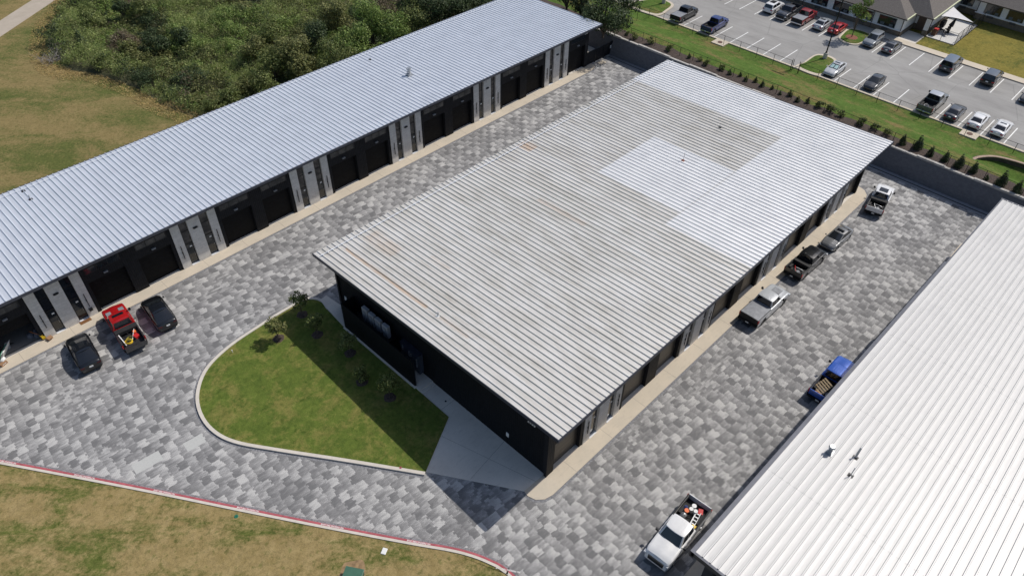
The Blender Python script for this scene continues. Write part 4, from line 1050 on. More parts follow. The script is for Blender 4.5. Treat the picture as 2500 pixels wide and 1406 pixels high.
# ------------------------------------------------------------------ fences
def chainlink(name, label, pts, zf, h, m_name='mesh', step=2.75, wire=.0015, gap=.11):
    o = thing(name, label, 'chain link fence', (pts[0][0], pts[0][1], zf(*pts[0])))
    rail = MB(); mesh = MB()
    for a, c in zip(pts, pts[1:]):
        A, B_ = Vector(a), Vector(c); L_ = (B_ - A).length; t = (B_ - A) / L_; n = max(1, round(L_ / step))
        P = [A + t * (L_ * i / n) for i in range(n + 1)]
        for i, q in enumerate(P):
            z = zf(q.x, q.y); p = MB(); p.tube([(q.x, q.y, z - .1), (q.x, q.y, z + h + .04)], .033, 6); p.build('post', MT['fence'], o)
        rail.tube([(q.x, q.y, zf(q.x, q.y) + h) for q in P], .024, 5)
        m = int(L_ / gap); hv = h
        for s in (1, -1):
            for i in range(-int(hv / gap), m):
                u0, u1 = i * gap, i * gap + hv; v0, v1 = (0, hv) if s > 0 else (hv, 0)
                if u0 < 0: v0 += s * (-u0); u0 = 0
                if u1 > L_: v1 -= s * (u1 - L_); u1 = L_
                if u1 <= u0: continue
                p, q = A + t * u0, A + t * u1; z0, z1 = zf(p.x, p.y) + v0, zf(q.x, q.y) + v1
                mesh.quad((p.x, p.y, z0 - wire), (q.x, q.y, z1 - wire), (q.x, q.y, z1 + wire), (p.x, p.y, z0 + wire))
    rail.build('rail', MT['fence'], o); mesh.build(m_name, MT['fence'], o)
    return o
zg = lambda x, y: zraise(x, y)
chainlink('chain_link_fence', 'long black chain link fence between the sloping lawn and the car park', [(71.5, 43.6), (71.4, 19.2)], zg, 1.5)
chainlink('chain_link_fence', 'black chain link fence right of the open gate, running behind the white sedans', [(71.5, 18.0), (71.1, -30.0)], zg, 1.5)
chainlink('chain_link_fence', 'black chain link fence in the mulch bed just above the retaining wall', [(61.6, 44.0), (61.5, 14), (60.9, -4), (60.3, -16), (60.3, -30)], zg, 1.25, step=2.15)
chainlink('chain_link_fence', 'short cross run of chain link fence by the big dark tree', [(71.5, 43.6), (65.6, 43.9), (61.6, 44.0)], zg, 1.5)
o = thing('gate', 'open black gate frame in the car park fence near the lamp post', 'gate', (71.4, 18.6, LOTZ))
b = MB()
for y in (19.15, 18.95, 18.05): b.tube([(71.38, y, LOTZ - .1), (71.38, y, LOTZ + 1.75)], .04, 6)
b.tube([(71.38, 18.05, LOTZ + 1.5), (72.2, 17.8, LOTZ + 1.5)], .02, 5); b.build('posts', MT['fence'], o)
o = thing('metal_fence', 'solid black metal fence closing the gap between left warehouse and retaining wall', 'fence', (54.3, 41.6, 0))
for i in range(3):
    b = MB(); x0 = 54.15 + i * 1.93; b.box(x0, 41.58, .12, x0 + 1.88, 41.64, 1.95); b.build('panel', MT['corr'], o)
b = MB()
for i in range(4): b.box(54.1 + i * 1.93 - .04, 41.55, 0, 54.1 + i * 1.93 + .06, 41.68, 2.0)
b.box(54.1, 41.55, 1.95, 59.95, 41.68, 2.0); b.build('frame', MT['black'], o)
b = MB(); b.box(59.35, 41.52, 1.0, 59.62, 41.55, 1.45); b.build('notice', MT['white'], o)

# lamp posts
def lamp(px, py, label):
    q = at(px, py, LOTZ + .1); o = thing('lamp_post', label, 'lamp post', (q.x, q.y, LOTZ), 'lamp posts of the car park')
    b = MB(); b.cyl(q.x, q.y, LOTZ, LOTZ + .95, .30, .30, 18); b.build('base', MT['kerb'], o, smooth=True)
    b = MB(); b.cyl(q.x, q.y, LOTZ + .95, LOTZ + 1.05, .18, .15, 10); b.tube([(q.x, q.y, LOTZ + 1.0), (q.x, q.y, LOTZ + 11.0)], [.10, .075], 8); b.build('pole', MT['fence'], o)
    b = MB(); b.box(q.x - .2, q.y - .9, LOTZ + 11.0, q.x + .2, q.y + .9, LOTZ + 11.15); b.build('lamp_head', MT['fence'], o)
lamp(2013, 143, 'tall black lamp post with round concrete base on the middle car park island')
lamp(1620, 9, 'lamp post with round concrete base on the grass island by the black pickup')

# ------------------------------------------------------------------ school building
sch = thing('school_building', 'low white school building with brown hip roof along the car park', 'building', (93.1, 13, LOTZ))
def hip(mb, x0, y0, x1, y1, z, rise, ov=0, along='y', hipend=(1, 1)):
    w = (x1 - x0) / 2 if along == 'y' else (y1 - y0) / 2
    if along == 'y': a, c = (x0 + w, y0 + (w if hipend[0] else 0)), (x0 + w, y1 - (w if hipend[1] else 0))
    else: a, c = (x0 + (w if hipend[0] else 0), y0 + w), (x1 - (w if hipend[1] else 0), y0 + w)
    zr = z + rise
    v = [(x0, y0, z), (x1, y0, z), (x1, y1, z), (x0, y1, z), (*a, zr), (*c, zr)]
    f = [(0, 1, 4), (1, 2, 5, 4), (2, 3, 5), (3, 0, 4, 5)] if along == 'y' else [(0, 1, 5, 4), (1, 2, 5), (2, 3, 4, 5), (3, 0, 4)]
    mb.add(v, f); mb.add([(p[0], p[1], p[2] - .12) for p in v[:4]], [(3, 2, 1, 0)])
    mb.add(v[:4] + [(p[0], p[1], p[2] - .12) for p in v[:4]], [(0, 4, 5, 1), (1, 5, 6, 2), (2, 6, 7, 3), (3, 7, 4, 0)])
b = MB(); b.box(93.1, 13.0, 2.2, 107, 75, 4.35); b.build('wall', MT['stucco'], sch)
b = MB(); b.box(93.0, 12.9, LOTZ, 107.1, 75, 2.2); b.build('brick_base', MT['brick'], sch)
b = MB(); hip(b, 92.35, 12.6, 107.8, 75.6, 4.42, 4.2); b.build('roof', MT['shingle'], sch)
b = MB(); b.box(92.22, 12.55, 4.28, 92.38, 75, 4.44); b.build('gutter', M('brown_gutter', (.05, .04, .035), .5), sch)
b = MB(); b.box(92.35, 12.45, 4.30, 107, 12.6, 4.46); b.build('drip_edge', MT['lime'], sch)
b = MB(); b.box(92.98, 12.95, 2.2, 93.1, 75, 2.30); b.build('sill_band', MT['alum'], sch)
def window(root, x, y0, y1, z0, z1, ac=True, name='window'):
    f = MB(); f.box(x - .06, y0 - .06, z0 - .06, x + .0, y1 + .06, z1 + .06); fo = f.build(name, M('window_frame', (.09, .11, .12), .5) if 'window_frame' not in bpy.data.materials else bpy.data.materials['window_frame'], root)
    g = MB(); g.box(x - .08, y0, z0, x - .06, y1, z1); g.build('pane', MT['glass2'], fo)
    w = (y1 - y0)
    bl = MB(); bl.box(x - .085, y0 + .1 * w, z0 + .05, x - .08, y0 + .32 * w, z0 + .42); bl.box(x - .085, y0 + .62 * w, z0 + .05, x - .08, y0 + .86 * w, z0 + .45); bl.build('blind', M('paper_white', (.10, .12, .13), .8) if 'paper_white' not in bpy.data.materials else bpy.data.materials['paper_white'], fo)
    if ac:
        ym = (y0 + y1) / 2; a = MB(); a.box(x - .22, ym - .45, z0 - .58, x, ym + .45, z0 - .22); a.build('window_unit', M('ac_dark', (.07, .065, .06), .7) if 'ac_dark' not in bpy.data.materials else bpy.data.materials['ac_dark'], root)
for i in range(14):
    y0 = 14.15 + 3.65 * i
    window(sch, 93.1, y0, y0 + 2.55, 2.44, 3.74)
for y in (17.1 + .5, 13.1, 29.0, 44):
    b = MB(); b.tube([(92.3, y, 4.3), (93.0, y, 3.9), (93.0, y, LOTZ + .1)], .05, 6); b.build('downpipe', MT['matblack'] if 0 else bpy.data.materials['brown_gutter'], sch)
b = MB(); b.box(93.02, 16.98 + .9, 3.0, 93.1, 17.1 + 1.0, 3.3); b.build('wall_light', MT['matblack'], sch)
# entrance wing
ent = thing('entrance_wing', 'entrance wing with hip roof and porch beside the fenced patio', 'building', (96, 10, LOTZ))
b = MB(); hip(b, 95.4, 9.9, 112, 17.0, 4.42, 2.9, along='x', hipend=(1, 0)); b.build('roof', MT['shingle'], ent)
b = MB(); b.box(95.4, 9.75, 4.30, 112, 9.9, 4.46); b.build('drip_edge', MT['lime'], ent)
b = MB(); b.box(95.28, 9.8, 4.28, 95.42, 12.6, 4.44); b.build('gutter', bpy.data.materials['brown_gutter'], ent)
b = MB(); b.box(97.9, 10.5, 2.2, 112, 12.9, 4.35); b.box(96.0, 10.3, 2.3, 96.6, 10.9, 4.35); b.build('wall', MT['stucco'], ent)
b = MB(); b.box(97.8, 10.4, LOTZ, 112.1, 12.9, 2.2); b.box(95.95, 10.25, LOTZ, 96.65, 10.95, 2.3); b.build('brick_base', MT['brick'], ent)
b = MB(); b.box(97.7, 11.2, LOTZ + .1, 97.8, 12.5, 3.7); b.build('door', M('porch_door', (.11, .075, .055), .6), ent)
b = MB(); b.tube([(95.5, 10.0, 4.3), (95.9, 10.1, 4.0), (95.9, 10.1, LOTZ + .1)], .05, 6); b.build('downpipe', bpy.data.materials['brown_gutter'], ent)
# rear wing at the top right
rear = thing('rear_wing', 'rear white school wing across the lawn, at the top right corner', 'building', (109.2, 8, LOTZ))
Mr = Matrix.Identity(4)
b = MB(); b.box(108.6, -40, 2.35, 122, 7.6, 4.35); b.box(109.6, 7.6, 2.35, 122, 30, 4.35); b.build('wall', MT['stucco'], rear)
b = MB(); b.box(108.5, -40, LOTZ, 122, 7.7, 2.35); b.box(109.5, 7.7, LOTZ, 122, 30, 2.35); b.build('brick_base', MT['brick'], rear)
b = MB(); b.box(108.4, -40, 2.35, 108.6, 7.75, 2.47); b.box(109.4, 7.7, 2.35, 109.6, 30, 2.47); b.build('sill_band', MT['alum'], rear)
b = MB(); hip(b, 107.9, -40.5, 122.7, 30.5, 4.42, 4.0); b.build('roof', MT['shingle'], rear)
b = MB(); b.box(107.78, -40, 4.28, 107.92, 30, 4.44); b.build('gutter', bpy.data.materials['brown_gutter'], rear)
for y0 in (4.25, .95, -2.35, -5.65): window(rear, 108.6, y0, y0 + 2.3, 2.62, 3.98)
for y0 in (8.7, 12.0, 15.4): window(rear, 109.6, y0, y0 + 2.4, 2.62, 3.9)
b = MB(); b.tube([(107.9, 7.6, 4.3), (108.5, 7.6, 3.9), (108.5, 7.6, LOTZ)], .05, 6); b.build('downpipe', bpy.data.materials['brown_gutter'], rear)
# patio
slab('patio', [(96.3, 6.1), (106.2, 6.1), (106.2, 10.3), (96.3, 10.3)], 1.0, LOTZ + .05, MT['patio'])
o = thing('patio_fence', 'black mesh fence around three sides of the school patio', 'fence', (96.2, 6, LOTZ))
rl = MB(); ms = MB()
cs = [(96.2, 10.2), (96.2, 6.0), (107.4, 6.0)]
for a, c in zip(cs, cs[1:]):
    A, B_ = Vector(a), Vector(c); L_ = (B_ - A).length; n = round(L_ / 2.2)
    for i in range(n + 1):
        q = A + (B_ - A) * i / n; p = MB(); p.tube([(q.x, q.y, LOTZ), (q.x, q.y, LOTZ + 1.85)], .035, 6); p.build('post', MT['fence'], o)
    for z in (.1, 1.8): rl.tube([(A.x, A.y, LOTZ + z), (B_.x, B_.y, LOTZ + z)], .025, 5)
    t = (B_ - A) / L_; g = .1
    for i in range(int(L_ / g)):
        p = A + t * i * g; q = A + t * (i * g + .035 if (a[1] == 6.0) else i * g + .006)
        ms.quad((p.x, p.y, LOTZ + .1), (q.x, q.y, LOTZ + .1), (q.x, q.y, LOTZ + 1.8), (p.x, p.y, LOTZ + 1.8))
rl.build('rail', MT['fence'], o); ms.build('mesh', MT['fence'], o)
o = thing('shade_sail', 'triangular white shade sail stretched over the patio', 'shade sail', (101, 8, LOTZ))
c3 = [Vector((103.6, 10.2, 4.1)), Vector((98.6, 9.9, 4.0)), Vector((101.6, 5.9, 3.3))]
b = MB(); n = 10; rows = []
for i in range(n + 1):
    r = []
    for j in range(n + 1):
        u = i / n; v = j / n; e1 = c3[0].lerp(c3[1], v); p = c3[2].lerp(e1, u)
        cen = (c3[0] + c3[1] + c3[2]) / 3; w = min(u, 1 - u) * 4 * .5; ed = (.5 - abs(v - .5)) * 2
        p = p.lerp(cen, .22 * (1 - abs(2 * v - 1)) * (1 if u > .5 else u * 2) * (u > .95) + .20 * (1 - ed) * (4 * u * (1 - u)) ); p.z -= .25 * u * (1 - u) * ed
        r.append(tuple(p))
    rows.append(r)
b.grid(rows); b.build('cloth', MT['sail'], o, smooth=True)
b = MB(); b.tube([(101.6, 5.95, LOTZ), (101.6, 5.9, 3.3)], .05, 6); b.build('mast', MT['fence'], o)
def chair(x, y, rz, label, m):
    o = thing('patio_chair', label, 'chair', (x, y, LOTZ + .05), 'patio furniture', rz, local=True)
    b = MB(); b.box(-.28, -.28, .40, .28, .28, .44); b.build('seat', m, o)
    b = MB(); b.box(-.28, .24, .44, .28, .30, 1.0); b.build('backrest', m, o)
    for sx in (-.26, .26):
        for sy in (-.26, .26): b = MB(); b.tube([(sx, sy, 0), (sx, sy, .42)], .015, 5); b.build('leg', MT['fence'], o)
chair(99.3, 9.2, .6, 'black patio chair standing by the edge of the wing', MT['matblack'])
chair(100.2, 8.6, 2.4, 'black patio chair turned towards the lawn', MT['matblack'])
chair(98.7, 8.3, 4.0, 'black patio chair nearest the car park', MT['matblack'])
o = thing('folded_umbrella', 'large black patio umbrella lying tilted over the chairs', 'umbrella', (99.8, 8.9, LOTZ + .05))
b = MB(); b.tube([(99.0, 8.4, LOTZ + .1), (101.3, 8.3, LOTZ + 1.9)], .03, 6); b.build('pole', MT['fence'], o)
b = MB(); b.tube([(100.2, 8.35, LOTZ + 1.1), (101.4, 8.3, LOTZ + 2.0)], [.35, .08], 10); b.build('canopy', MT['matblack'], o)
o = thing('play_kitchen', 'red and brown play stand under the eave of the entrance wing', 'play stand', (97.8, 9.6, LOTZ + .05))
b = MB(); b.box(97.3, 9.3, LOTZ + .05, 98.4, 9.9, LOTZ + .9); b.build('body', M('brown_box', (.14, .07, .04), .7), o)
b = MB(); b.box(97.4, 9.2, LOTZ + .9, 98.0, 9.8, LOTZ + 1.05); b.build('top', MT['redp'], o)
o = thing('barbecue', 'black covered barbecue at the far corner of the patio', 'barbecue', (101.2, 10.0, LOTZ + .05))
b = MB(); b.box(100.8, 9.5, LOTZ + .3, 101.9, 10.1, LOTZ + 1.1); b.build('body', MT['matblack'], o)
b = MB()
for sx in (100.9, 101.8):
    for sy in (9.6, 10.0): b.tube([(sx, sy, LOTZ), (sx, sy, LOTZ + .35)], .03, 5)
b.build('legs', MT['fence'], o)

# ------------------------------------------------------------------ vehicles
def lerp(a, b, t): return a + (b - a) * t
def interp(tab, x):
    if x <= tab[0][0]: return tab[0][1]
    for (a, va), (b_, vb) in zip(tab, tab[1:]):
        if x <= b_:
            t = (x - a) / (b_ - a); t = t * t * (3 - 2 * t) * .5 + t * .5; return va + (vb - va) * t
    return tab[-1][1]
SPEC = {
 'sedan': dict(L=4.80, W=1.84, H=1.45, wb=2.78, rw=.335, belt=.93, axf=.80,
    top=[(0, .62), (.012, .86), (.04, 1.00), (.14, 1.045), (.2, 1.0), (.68, .98), (.74, .97), (.86, .88), (.95, .76), (.985, .64), (1, .50)],
    wid=[(0, .78), (.03, .90), (.12, .975), (.3, 1), (.75, 1), (.9, .95), (.96, .86), (1, .68)],
    gh=dict(rb=.115, rt=.285, ft=.50, fb=.715, tw=.70, bw=.90)),
 'suv': dict(L=4.75, W=1.90, H=1.70, wb=2.75, rw=.365, belt=1.03, axf=.80,
    top=[(0, .70), (.012, 1.0), (.04, 1.06), (.2, 1.08), (.68, 1.10), (.75, 1.08), (.86, 1.02), (.95, .92), (.985, .78), (1, .55)],
    wid=[(0, .86), (.03, .95), (.12, .985), (.3, 1), (.75, 1), (.9, .96), (.96, .88), (1, .72)],
    gh=dict(rb=.025, rt=.085, ft=.53, fb=.72, tw=.76, bw=.92)),
 'bigsuv': dict(L=5.3, W=2.02, H=1.90, wb=3.05, rw=.40, belt=1.12, axf=.815,
    top=[(0, .75), (.01, 1.1), (.04, 1.14), (.2, 1.16), (.70, 1.2), (.78, 1.19), (.88, 1.15), (.96, 1.05), (.985, .9), (1, .6)],
    wid=[(0, .9), (.03, .96), (.12, .99), (.3, 1), (.75, 1), (.9, .98), (.96, .93), (1, .82)],
    gh=dict(rb=.02, rt=.055, ft=.60, fb=.735, tw=.78, bw=.93)),
 'crossover': dict(L=4.72, W=1.92, H=1.60, wb=2.88, rw=.36, belt=.98, axf=.815,
    top=[(0, .68), (.012, .95), (.035, 1.08), (.10, 1.12), (.2, 1.08), (.70, 1.03), (.78, 1.0), (.87, .93), (.95, .80), (.985, .66), (1, .5)],
    wid=[(0, .80), (.03, .91), (.12, .98), (.3, 1), (.75, 1), (.88, .97), (.95, .88), (1, .70)],
    gh=dict(rb=.055, rt=.30, ft=.53, fb=.775, tw=.70, bw=.90)),
 'pickup': dict(L=5.90, W=2.03, H=1.95, wb=3.68, rw=.40, belt=1.22, axf=.825,
    top=[(0, 1.22), (.66, 1.24), (.70, 1.25), (.80, 1.24), (.90, 1.20), (.955, 1.13), (.985, .98), (1, .62)],
    wid=[(0, 1), (.3, 1), (.75, 1), (.9, .985), (.96, .94), (1, .84)],
    gh=dict(rb=.395, rt=.425, ft=.625, fb=.715, tw=.76, bw=.93), bed=.385),
}
def car(kind, pc, label, x, y, z, head, cat=None, group=None, roofc=None, sunroof=None, tonneau=None, trim=None, gate_open=False, toolbox=False, hoodpatch=None, rims='rim', sunshade=False, rails=False, dark_lamps=False, s=1.0, roofglass=False, short=1.0, name=None):
    sp = SPEC[kind]; L = sp['L'] * short; W = sp['W'] / 2; H = sp['H']; g = sp['gh']; X = lambda f: (f - .5) * L
    nm = name or ('pickup_truck' if kind == 'pickup' else 'car')
    t = thing(nm, label, cat or ('pickup truck' if kind == 'pickup' else 'car'), (x, y, z), group or 'parked vehicles', R(head), local=True)
    t.scale = (s, s, s)
    P = paint(pc); trimm = trim or MT['under']; belt = sp['belt']; rw = sp['rw']
    xf = X(sp['axf']); xr = xf - sp['wb'] * short
    arch = rw * 1.17
    def low(xx):
        zz = .26 if kind != 'pickup' else .36
        for c in (xf, xr):
            d = abs(xx - c)
            if d < arch: zz = max(zz, rw + math.sqrt(arch * arch - d * d) - .02)
        e = min(xx + L / 2, L / 2 - xx)
        if e < .25: zz = max(zz, .30 + (.25 - e) * .35)
        return zz
    xs = sorted(set([X(f) for f in (0, .006, .015, .03, .05, .08, .12, .16, .2, .25, .3, .35, .4, .45, .5, .55, .6, .65, .69, .72, .76, .8, .84, .88, .92, .95, .97, .985, .994, 1)] + [c + arch * k for c in (xf, xr) for k in (-1.01, -.98, -.85, -.6, -.3, 0, .3, .6, .85, .98, 1.01)]))
    xs = [q for q in xs if -L / 2 <= q <= L / 2]
    bedx = X(sp['bed']) if 'bed' in sp else None
    bd = MB()
    def prof(xx, bed=False):
        f = xx / L + .5; w = W * interp(sp['wid'], f); lo = low(xx); tp = interp(sp['top'], f)
        sh = min(belt, tp - .03) if not bed else tp
        m1 = max(min(.55, sh - .1), lo + .02); m2 = max(lerp(m1, sh, .6), m1 + .01)
        sh = max(sh, m2 + .02)
        a = [(w - .05, lo), (w - .01, lo + .015), (w, m1), (w - .005, m2), (w - .03, sh - .035), (w - .07, sh)]
        if bed: return a[:-1] + [(w - .035, sh), (w - .13, sh), (w - .14, sh - .03), (w - .15, .72), (w - .3, .71), (0, .70)]
        cr = .05
        return a + [(w * .82, lerp(sh, tp, .72)), (w * .55, tp - .01), (w * .28, tp + cr * .4), (0, tp + cr * .55)]
    def loft(xl, bed):
        rows = []
        for xx in xl:
            p = prof(xx, bed); rows.append([(xx, -a, c) for a, c in p] + [(xx, a, c) for a, c in p[-2::-1]])
        bd.grid(rows)
        n = len(rows[0])
        return rows
    if bedx is not None:
        rows = loft([q for q in xs if q > bedx] and [bedx] + [q for q in xs if q > bedx], False)
        bd.add(rows[0], [tuple(range(len(rows[0]) - 1, -1, -1))]); bd.add(rows[-1], [tuple(range(len(rows[-1])))])
        body = bd.build('body', [P], t, smooth=True)
        bd = MB(); xl = [q for q in xs if q < bedx - .03] + [bedx - .03]; xl = [max(q, -L / 2 + .05) for q in xl if q > -L / 2 + .04]; xl = [-L / 2 + .05] + xl
        rows = loft(xl, True); bed = bd.build('bed', [P], t, smooth=30)
        lin = MB(); lin.box(-L / 2 + .08, -W + .17, .715, bedx - .02, W - .17, .735); lin.box(bedx - .08, -W + .14, .7, bedx - .02, W - .14, belt - .03)
        for sy in (-1, 1): lin.box(-L / 2 + .08, sy * (W - .155) - .012, .72, bedx - .03, sy * (W - .155) + .012, belt - .06); lin.box(xr - .45, sy * (W - .28) - .13, .72, xr + .45, sy * (W - .28) + .13, .95); lin.box(-L / 2 + .07, sy * (W - .085) - .05, belt + .001, bedx - .03, sy * (W - .085) + .05, belt + .02)
        lin.build('bed_liner', MT['matblack'], bed)
        tg = MB()
        if gate_open: tg.box(-L / 2 - .5, -W + .12, .66, -L / 2 + .06, W - .12, .73)
        else: tg.box(-L / 2, -W + .10, .66, -L / 2 + .07, W - .10, belt + .015)
        tg.build('tailgate', [MT['matblack'] if gate_open or tonneau else P], t, bevel=.012)
        if tonneau:
            tn = MB(); n = 6; xa, xb = -L / 2 + .06, bedx - .03
            tn.grid([[(lerp(xa, xb, i / 8), lerp(-W + .09, W - .09, k / n), belt + .03 + .03 * (1 - (2 * k / n - 1) ** 2)) for k in range(n + 1)] for i in range(9)], flip=True)
            tn.box(xa, -W + .09, belt - .02, xb, W - .09, belt + .03); tn.build('bed_cover', tonneau, t, smooth=True)
        if toolbox:
            tb = MB(); tb.box(bedx - .62, -W + .06, belt - .25, bedx - .06, W - .06, belt + .10); tb.build('roll_cover', MT['matblack'], t, bevel=.02)
    else:
        rows = loft(xs, False)
        bd.add(rows[0], [tuple(range(len(rows[0]) - 1, -1, -1))]); bd.add(rows[-1], [tuple(range(len(rows[-1])))])
        body = bd.build('body', [P], t, smooth=True)
    # hood panel a few millimetres proud with its shut line
    hd = MB(); f0, f1 = g['fb'] + .012, .965 if kind == 'pickup' else .95
    hw = W * (.80 if kind != 'pickup' else .84)
    rowsh = []
    for i in range(9):
        f = lerp(f0, f1, i / 8); tp = interp(sp['top'], f); wd_ = hw * (1 - .10 * (i / 8) ** 2); base = W * interp(sp['wid'], f)
        shh = min(belt, tp - .03); r = []
        for k in range(9):
            yy = lerp(-wd_, wd_, k / 8); a = abs(yy) / base
            pr = [(.0, tp + .0275), (.28, tp + .02), (.55, tp - .01), (.82, lerp(shh, tp, .72)), (.96, shh)]
            zz = pr[-1][1]
            for (a0, z0_), (a1, z1_) in zip(pr, pr[1:]):
                if a <= a1: zz = lerp(z0_, z1_, (a - a0) / (a1 - a0)); break
            bul = .018 if kind == 'pickup' and .25 < k / 8 < .75 else 0
            r.append((X(f), yy, zz + .012 + bul))
        rowsh.append(r)
    hd.grid(rowsh, flip=True); hd.build('hood', [P], t, smooth=True)
    if hoodpatch:
        hp = MB(); hx0, hx1 = X(g['fb'] + .03), X(.93)
        if hoodpatch == 'centre': hp.box(hx0 + .05, -.42, interp(sp['top'], .8), hx1 - .25, .42, interp(sp['top'], .8) + .075)
        else:
            for sy in (-1, 1): hp.box(hx0, sy * .55 - .22, interp(sp['top'], .8), hx0 + .55, sy * .55 + .22, interp(sp['top'], .8) + .06)
        hp.build('hood_vent', MT['greyp'], t, bevel=.02)
    # greenhouse: painted shell with glass proud of it
    rb, rt, ft, fb = X(g['rb']), X(g['rt']), X(g['ft']), X(g['fb']); bw, tw = W * g['bw'], W * g['tw']; zb, zt = belt - .02, H - .04
    tpf = interp(sp['top'], g['fb']); tpr = interp(sp['top'], g['rb'])
    zbf = max(zb, tpf + .01); zbr = max(zb, min(tpr + .01, zb + .1)) if bedx is None else zb + .03
    c = dict(rbl=(rb, bw * .95, zbr), rbr=(rb, -bw * .95, zbr), fbl=(fb, bw * .93, zbf), fbr=(fb, -bw * .93, zbf), rtl=(rt, tw * .97, zt - .03), rtr=(rt, -tw * .97, zt - .03), ftl=(ft, tw * .94, zt - .01), ftr=(ft, -tw * .94, zt - .01))
    c = {k: Vector(v) for k, v in c.items()}
    m1 = {'l': Vector((lerp(rb, fb, .5), bw, zb)), 'r': Vector((lerp(rb, fb, .5), -bw, zb))}; m2 = {'l': Vector((lerp(rt, ft, .45), tw, zt)), 'r': Vector((lerp(rt, ft, .45), -tw, zt))}
    def face(p00, p10, p11, p01, nrm, bulge, u0=0, u1=1, v0=0, v1=1, off=0.0, n=6, m=4):
        rows = []
        for i in range(m + 1):
            v = lerp(v0, v1, i / m); r = []
            for k in range(n + 1):
                u = lerp(u0, u1, k / n); a = p00.lerp(p10, u); b_ = p01.lerp(p11, u); q = a.lerp(b_, v)
                q = q + Vector(nrm) * (bulge * 4 * u * (1 - u) * (.5 + .5 * v) + off) + Vector((0, 0, 0))
                r.append(tuple(q))
            rows.append(r)
        return rows
    sh = MB()
    fr = (c['fbr'], c['fbl'], c['ftl'], c['ftr'], (1, 0, .25), .10)
    re = (c['rbl'], c['rbr'], c['rtr'], c['rtl'], (-1, 0, .2), .05 if kind == 'pickup' else .09)
    sh.grid(face(*fr)); sh.grid(face(*re))
    SL = (c['rbl'], c['fbl'], c['ftl'], c['rtl'], (0, 1, .1), .035); SR = (c['fbr'], c['rbr'], c['rtr'], c['ftr'], (0, -1, .1), .035)
    sh.grid(face(*SL), flip=True); sh.grid(face(*SR), flip=True)
    o = sh.build('cab' if kind == 'pickup' else 'pillars', [P], t, smooth=True, fix=False)
    rf = MB(); rows = []
    for i in range(9):
        u = i / 8; r = []
        for k in range(9):
            v = k / 8 * 2 - 1; a = c['rtr'].lerp(c['rtl'], k / 8); b_ = c['ftr'].lerp(c['ftl'], k / 8); q = a.lerp(b_, u)
            q.x += (-.05 * (1 - v * v) * (1 - u) * .9 + .10 * (1 - v * v) * u); q.y *= 1 + .05 * 4 * u * (1 - u) * abs(v)
            q.z = lerp(q.z, H, (1 - abs(v) ** 3.0) * (1 - abs(2 * u - 1) ** 6 * .6)); r.append(tuple(q))
        rows.append(r)
    rf.grid(rows, flip=True)
    if kind == 'pickup':
        for k in (-.5, -.25, 0, .25, .5): rf.box(lerp(rt, ft, .12), k * tw - .03, H - .03, lerp(rt, ft, .82), k * tw + .03, H + .006 - .02 * abs(k))
    rp_ = rf.build('roof', [MT['glass'] if roofglass else (paint(roofc) if roofc else P)], t, smooth=True)
    if sunroof:
        a, b_ = sunroof; q = MB(); q.box(lerp(rt, ft, a), -tw * .62, H - .02, lerp(rt, ft, b_), tw * .62, H + .008); q.build('sunroof', MT['glass'], t)
    if rails:
        for sy in (-1, 1): q = MB(); q.tube([(lerp(rt, ft, .05), sy * tw * .9, H - .03), (lerp(rt, ft, .1), sy * tw * .9, H + .05), (lerp(rt, ft, .9), sy * tw * .88, H + .05), (lerp(rt, ft, .95), sy * tw * .88, H - .03)], .018, 5); q.build('roof_rail', MT['chrome'], t)
    q = MB(); q.grid(face(*fr, u0=.06, u1=.94, v0=.03, v1=.95, off=.014)); q.build('windshield', MT['alum'] if 0 else MT['glass2'], t, smooth=True)
    if sunshade:
        for k, (u0, u1) in enumerate(((.12, .46), (.54, .88))): q = MB(); q.grid(face(*fr, u0=u0, u1=u1, v0=.15, v1=.8, off=.016)); q.build('sunshade', M('foil', (.55, .75, .72), .25, .3) if 'foil' not in bpy.data.materials else bpy.data.materials['foil'], t, smooth=True)
    q = MB(); q.grid(face(*re, u0=.07, u1=.93, v0=.10, v1=.93, off=.012)); q.build('rear_window', MT['glass'], t, smooth=True)
    for F_, flip in ((SL, True), (SR, True)):
        left_ = F_ is SL
        for (a, b_) in ((.07, .48), (.52, .90)):
            if not left_: a, b_ = 1 - b_, 1 - a
            q = MB(); q.grid(face(*F_, u0=a, u1=b_, v0=.10, v1=.88, off=.010)); q.build('side_window', MT['glass'], t, smooth=True)
    # lower body
    q = MB(); q.box(-L / 2 + .35, -W + .16, .22, L / 2 - .4, W - .16, .62); q.build('underbody', MT['under'], t)
    q = MB()
    for sy in (-1, 1): q.box(xr + arch + .03, sy * (W - .06) - .035, .22, xf - arch - .03, sy * (W - .06) + .035, .33 if kind != 'pickup' else .42)
    q.build('sills', MT['under'], t)
    q = MB(); w1 = W * interp(sp['wid'], .995)
    q.box(L / 2 - .12, -w1 + .04, .30, L / 2 + .015, w1 - .04, .44); q.build('front_bumper', MT['chrome'] if kind == 'pickup' and trim is None else MT['under'], t, bevel=.03)
    q = MB(); w0_ = W * interp(sp['wid'], .005)
    q.box(-L / 2 - (.10 if kind == 'pickup' else .01), -w0_ + .05, .42 if kind == 'pickup' else .30, -L / 2 + .12, w0_ - .05, .62 if kind == 'pickup' else .46); q.build('rear_bumper', MT['chrome'] if kind == 'pickup' and trim is None else MT['under'], t, bevel=.03)
    q = MB(); zg = interp(sp['top'], .985); q.box(L / 2 - .14, -w1 * .72, .50, L / 2 + .012 if kind == 'pickup' else L / 2 + .004, w1 * .72, zg - (.06 if kind == 'pickup' else .14)); q.build('grille', MT['matblack'], t, bevel=.01)
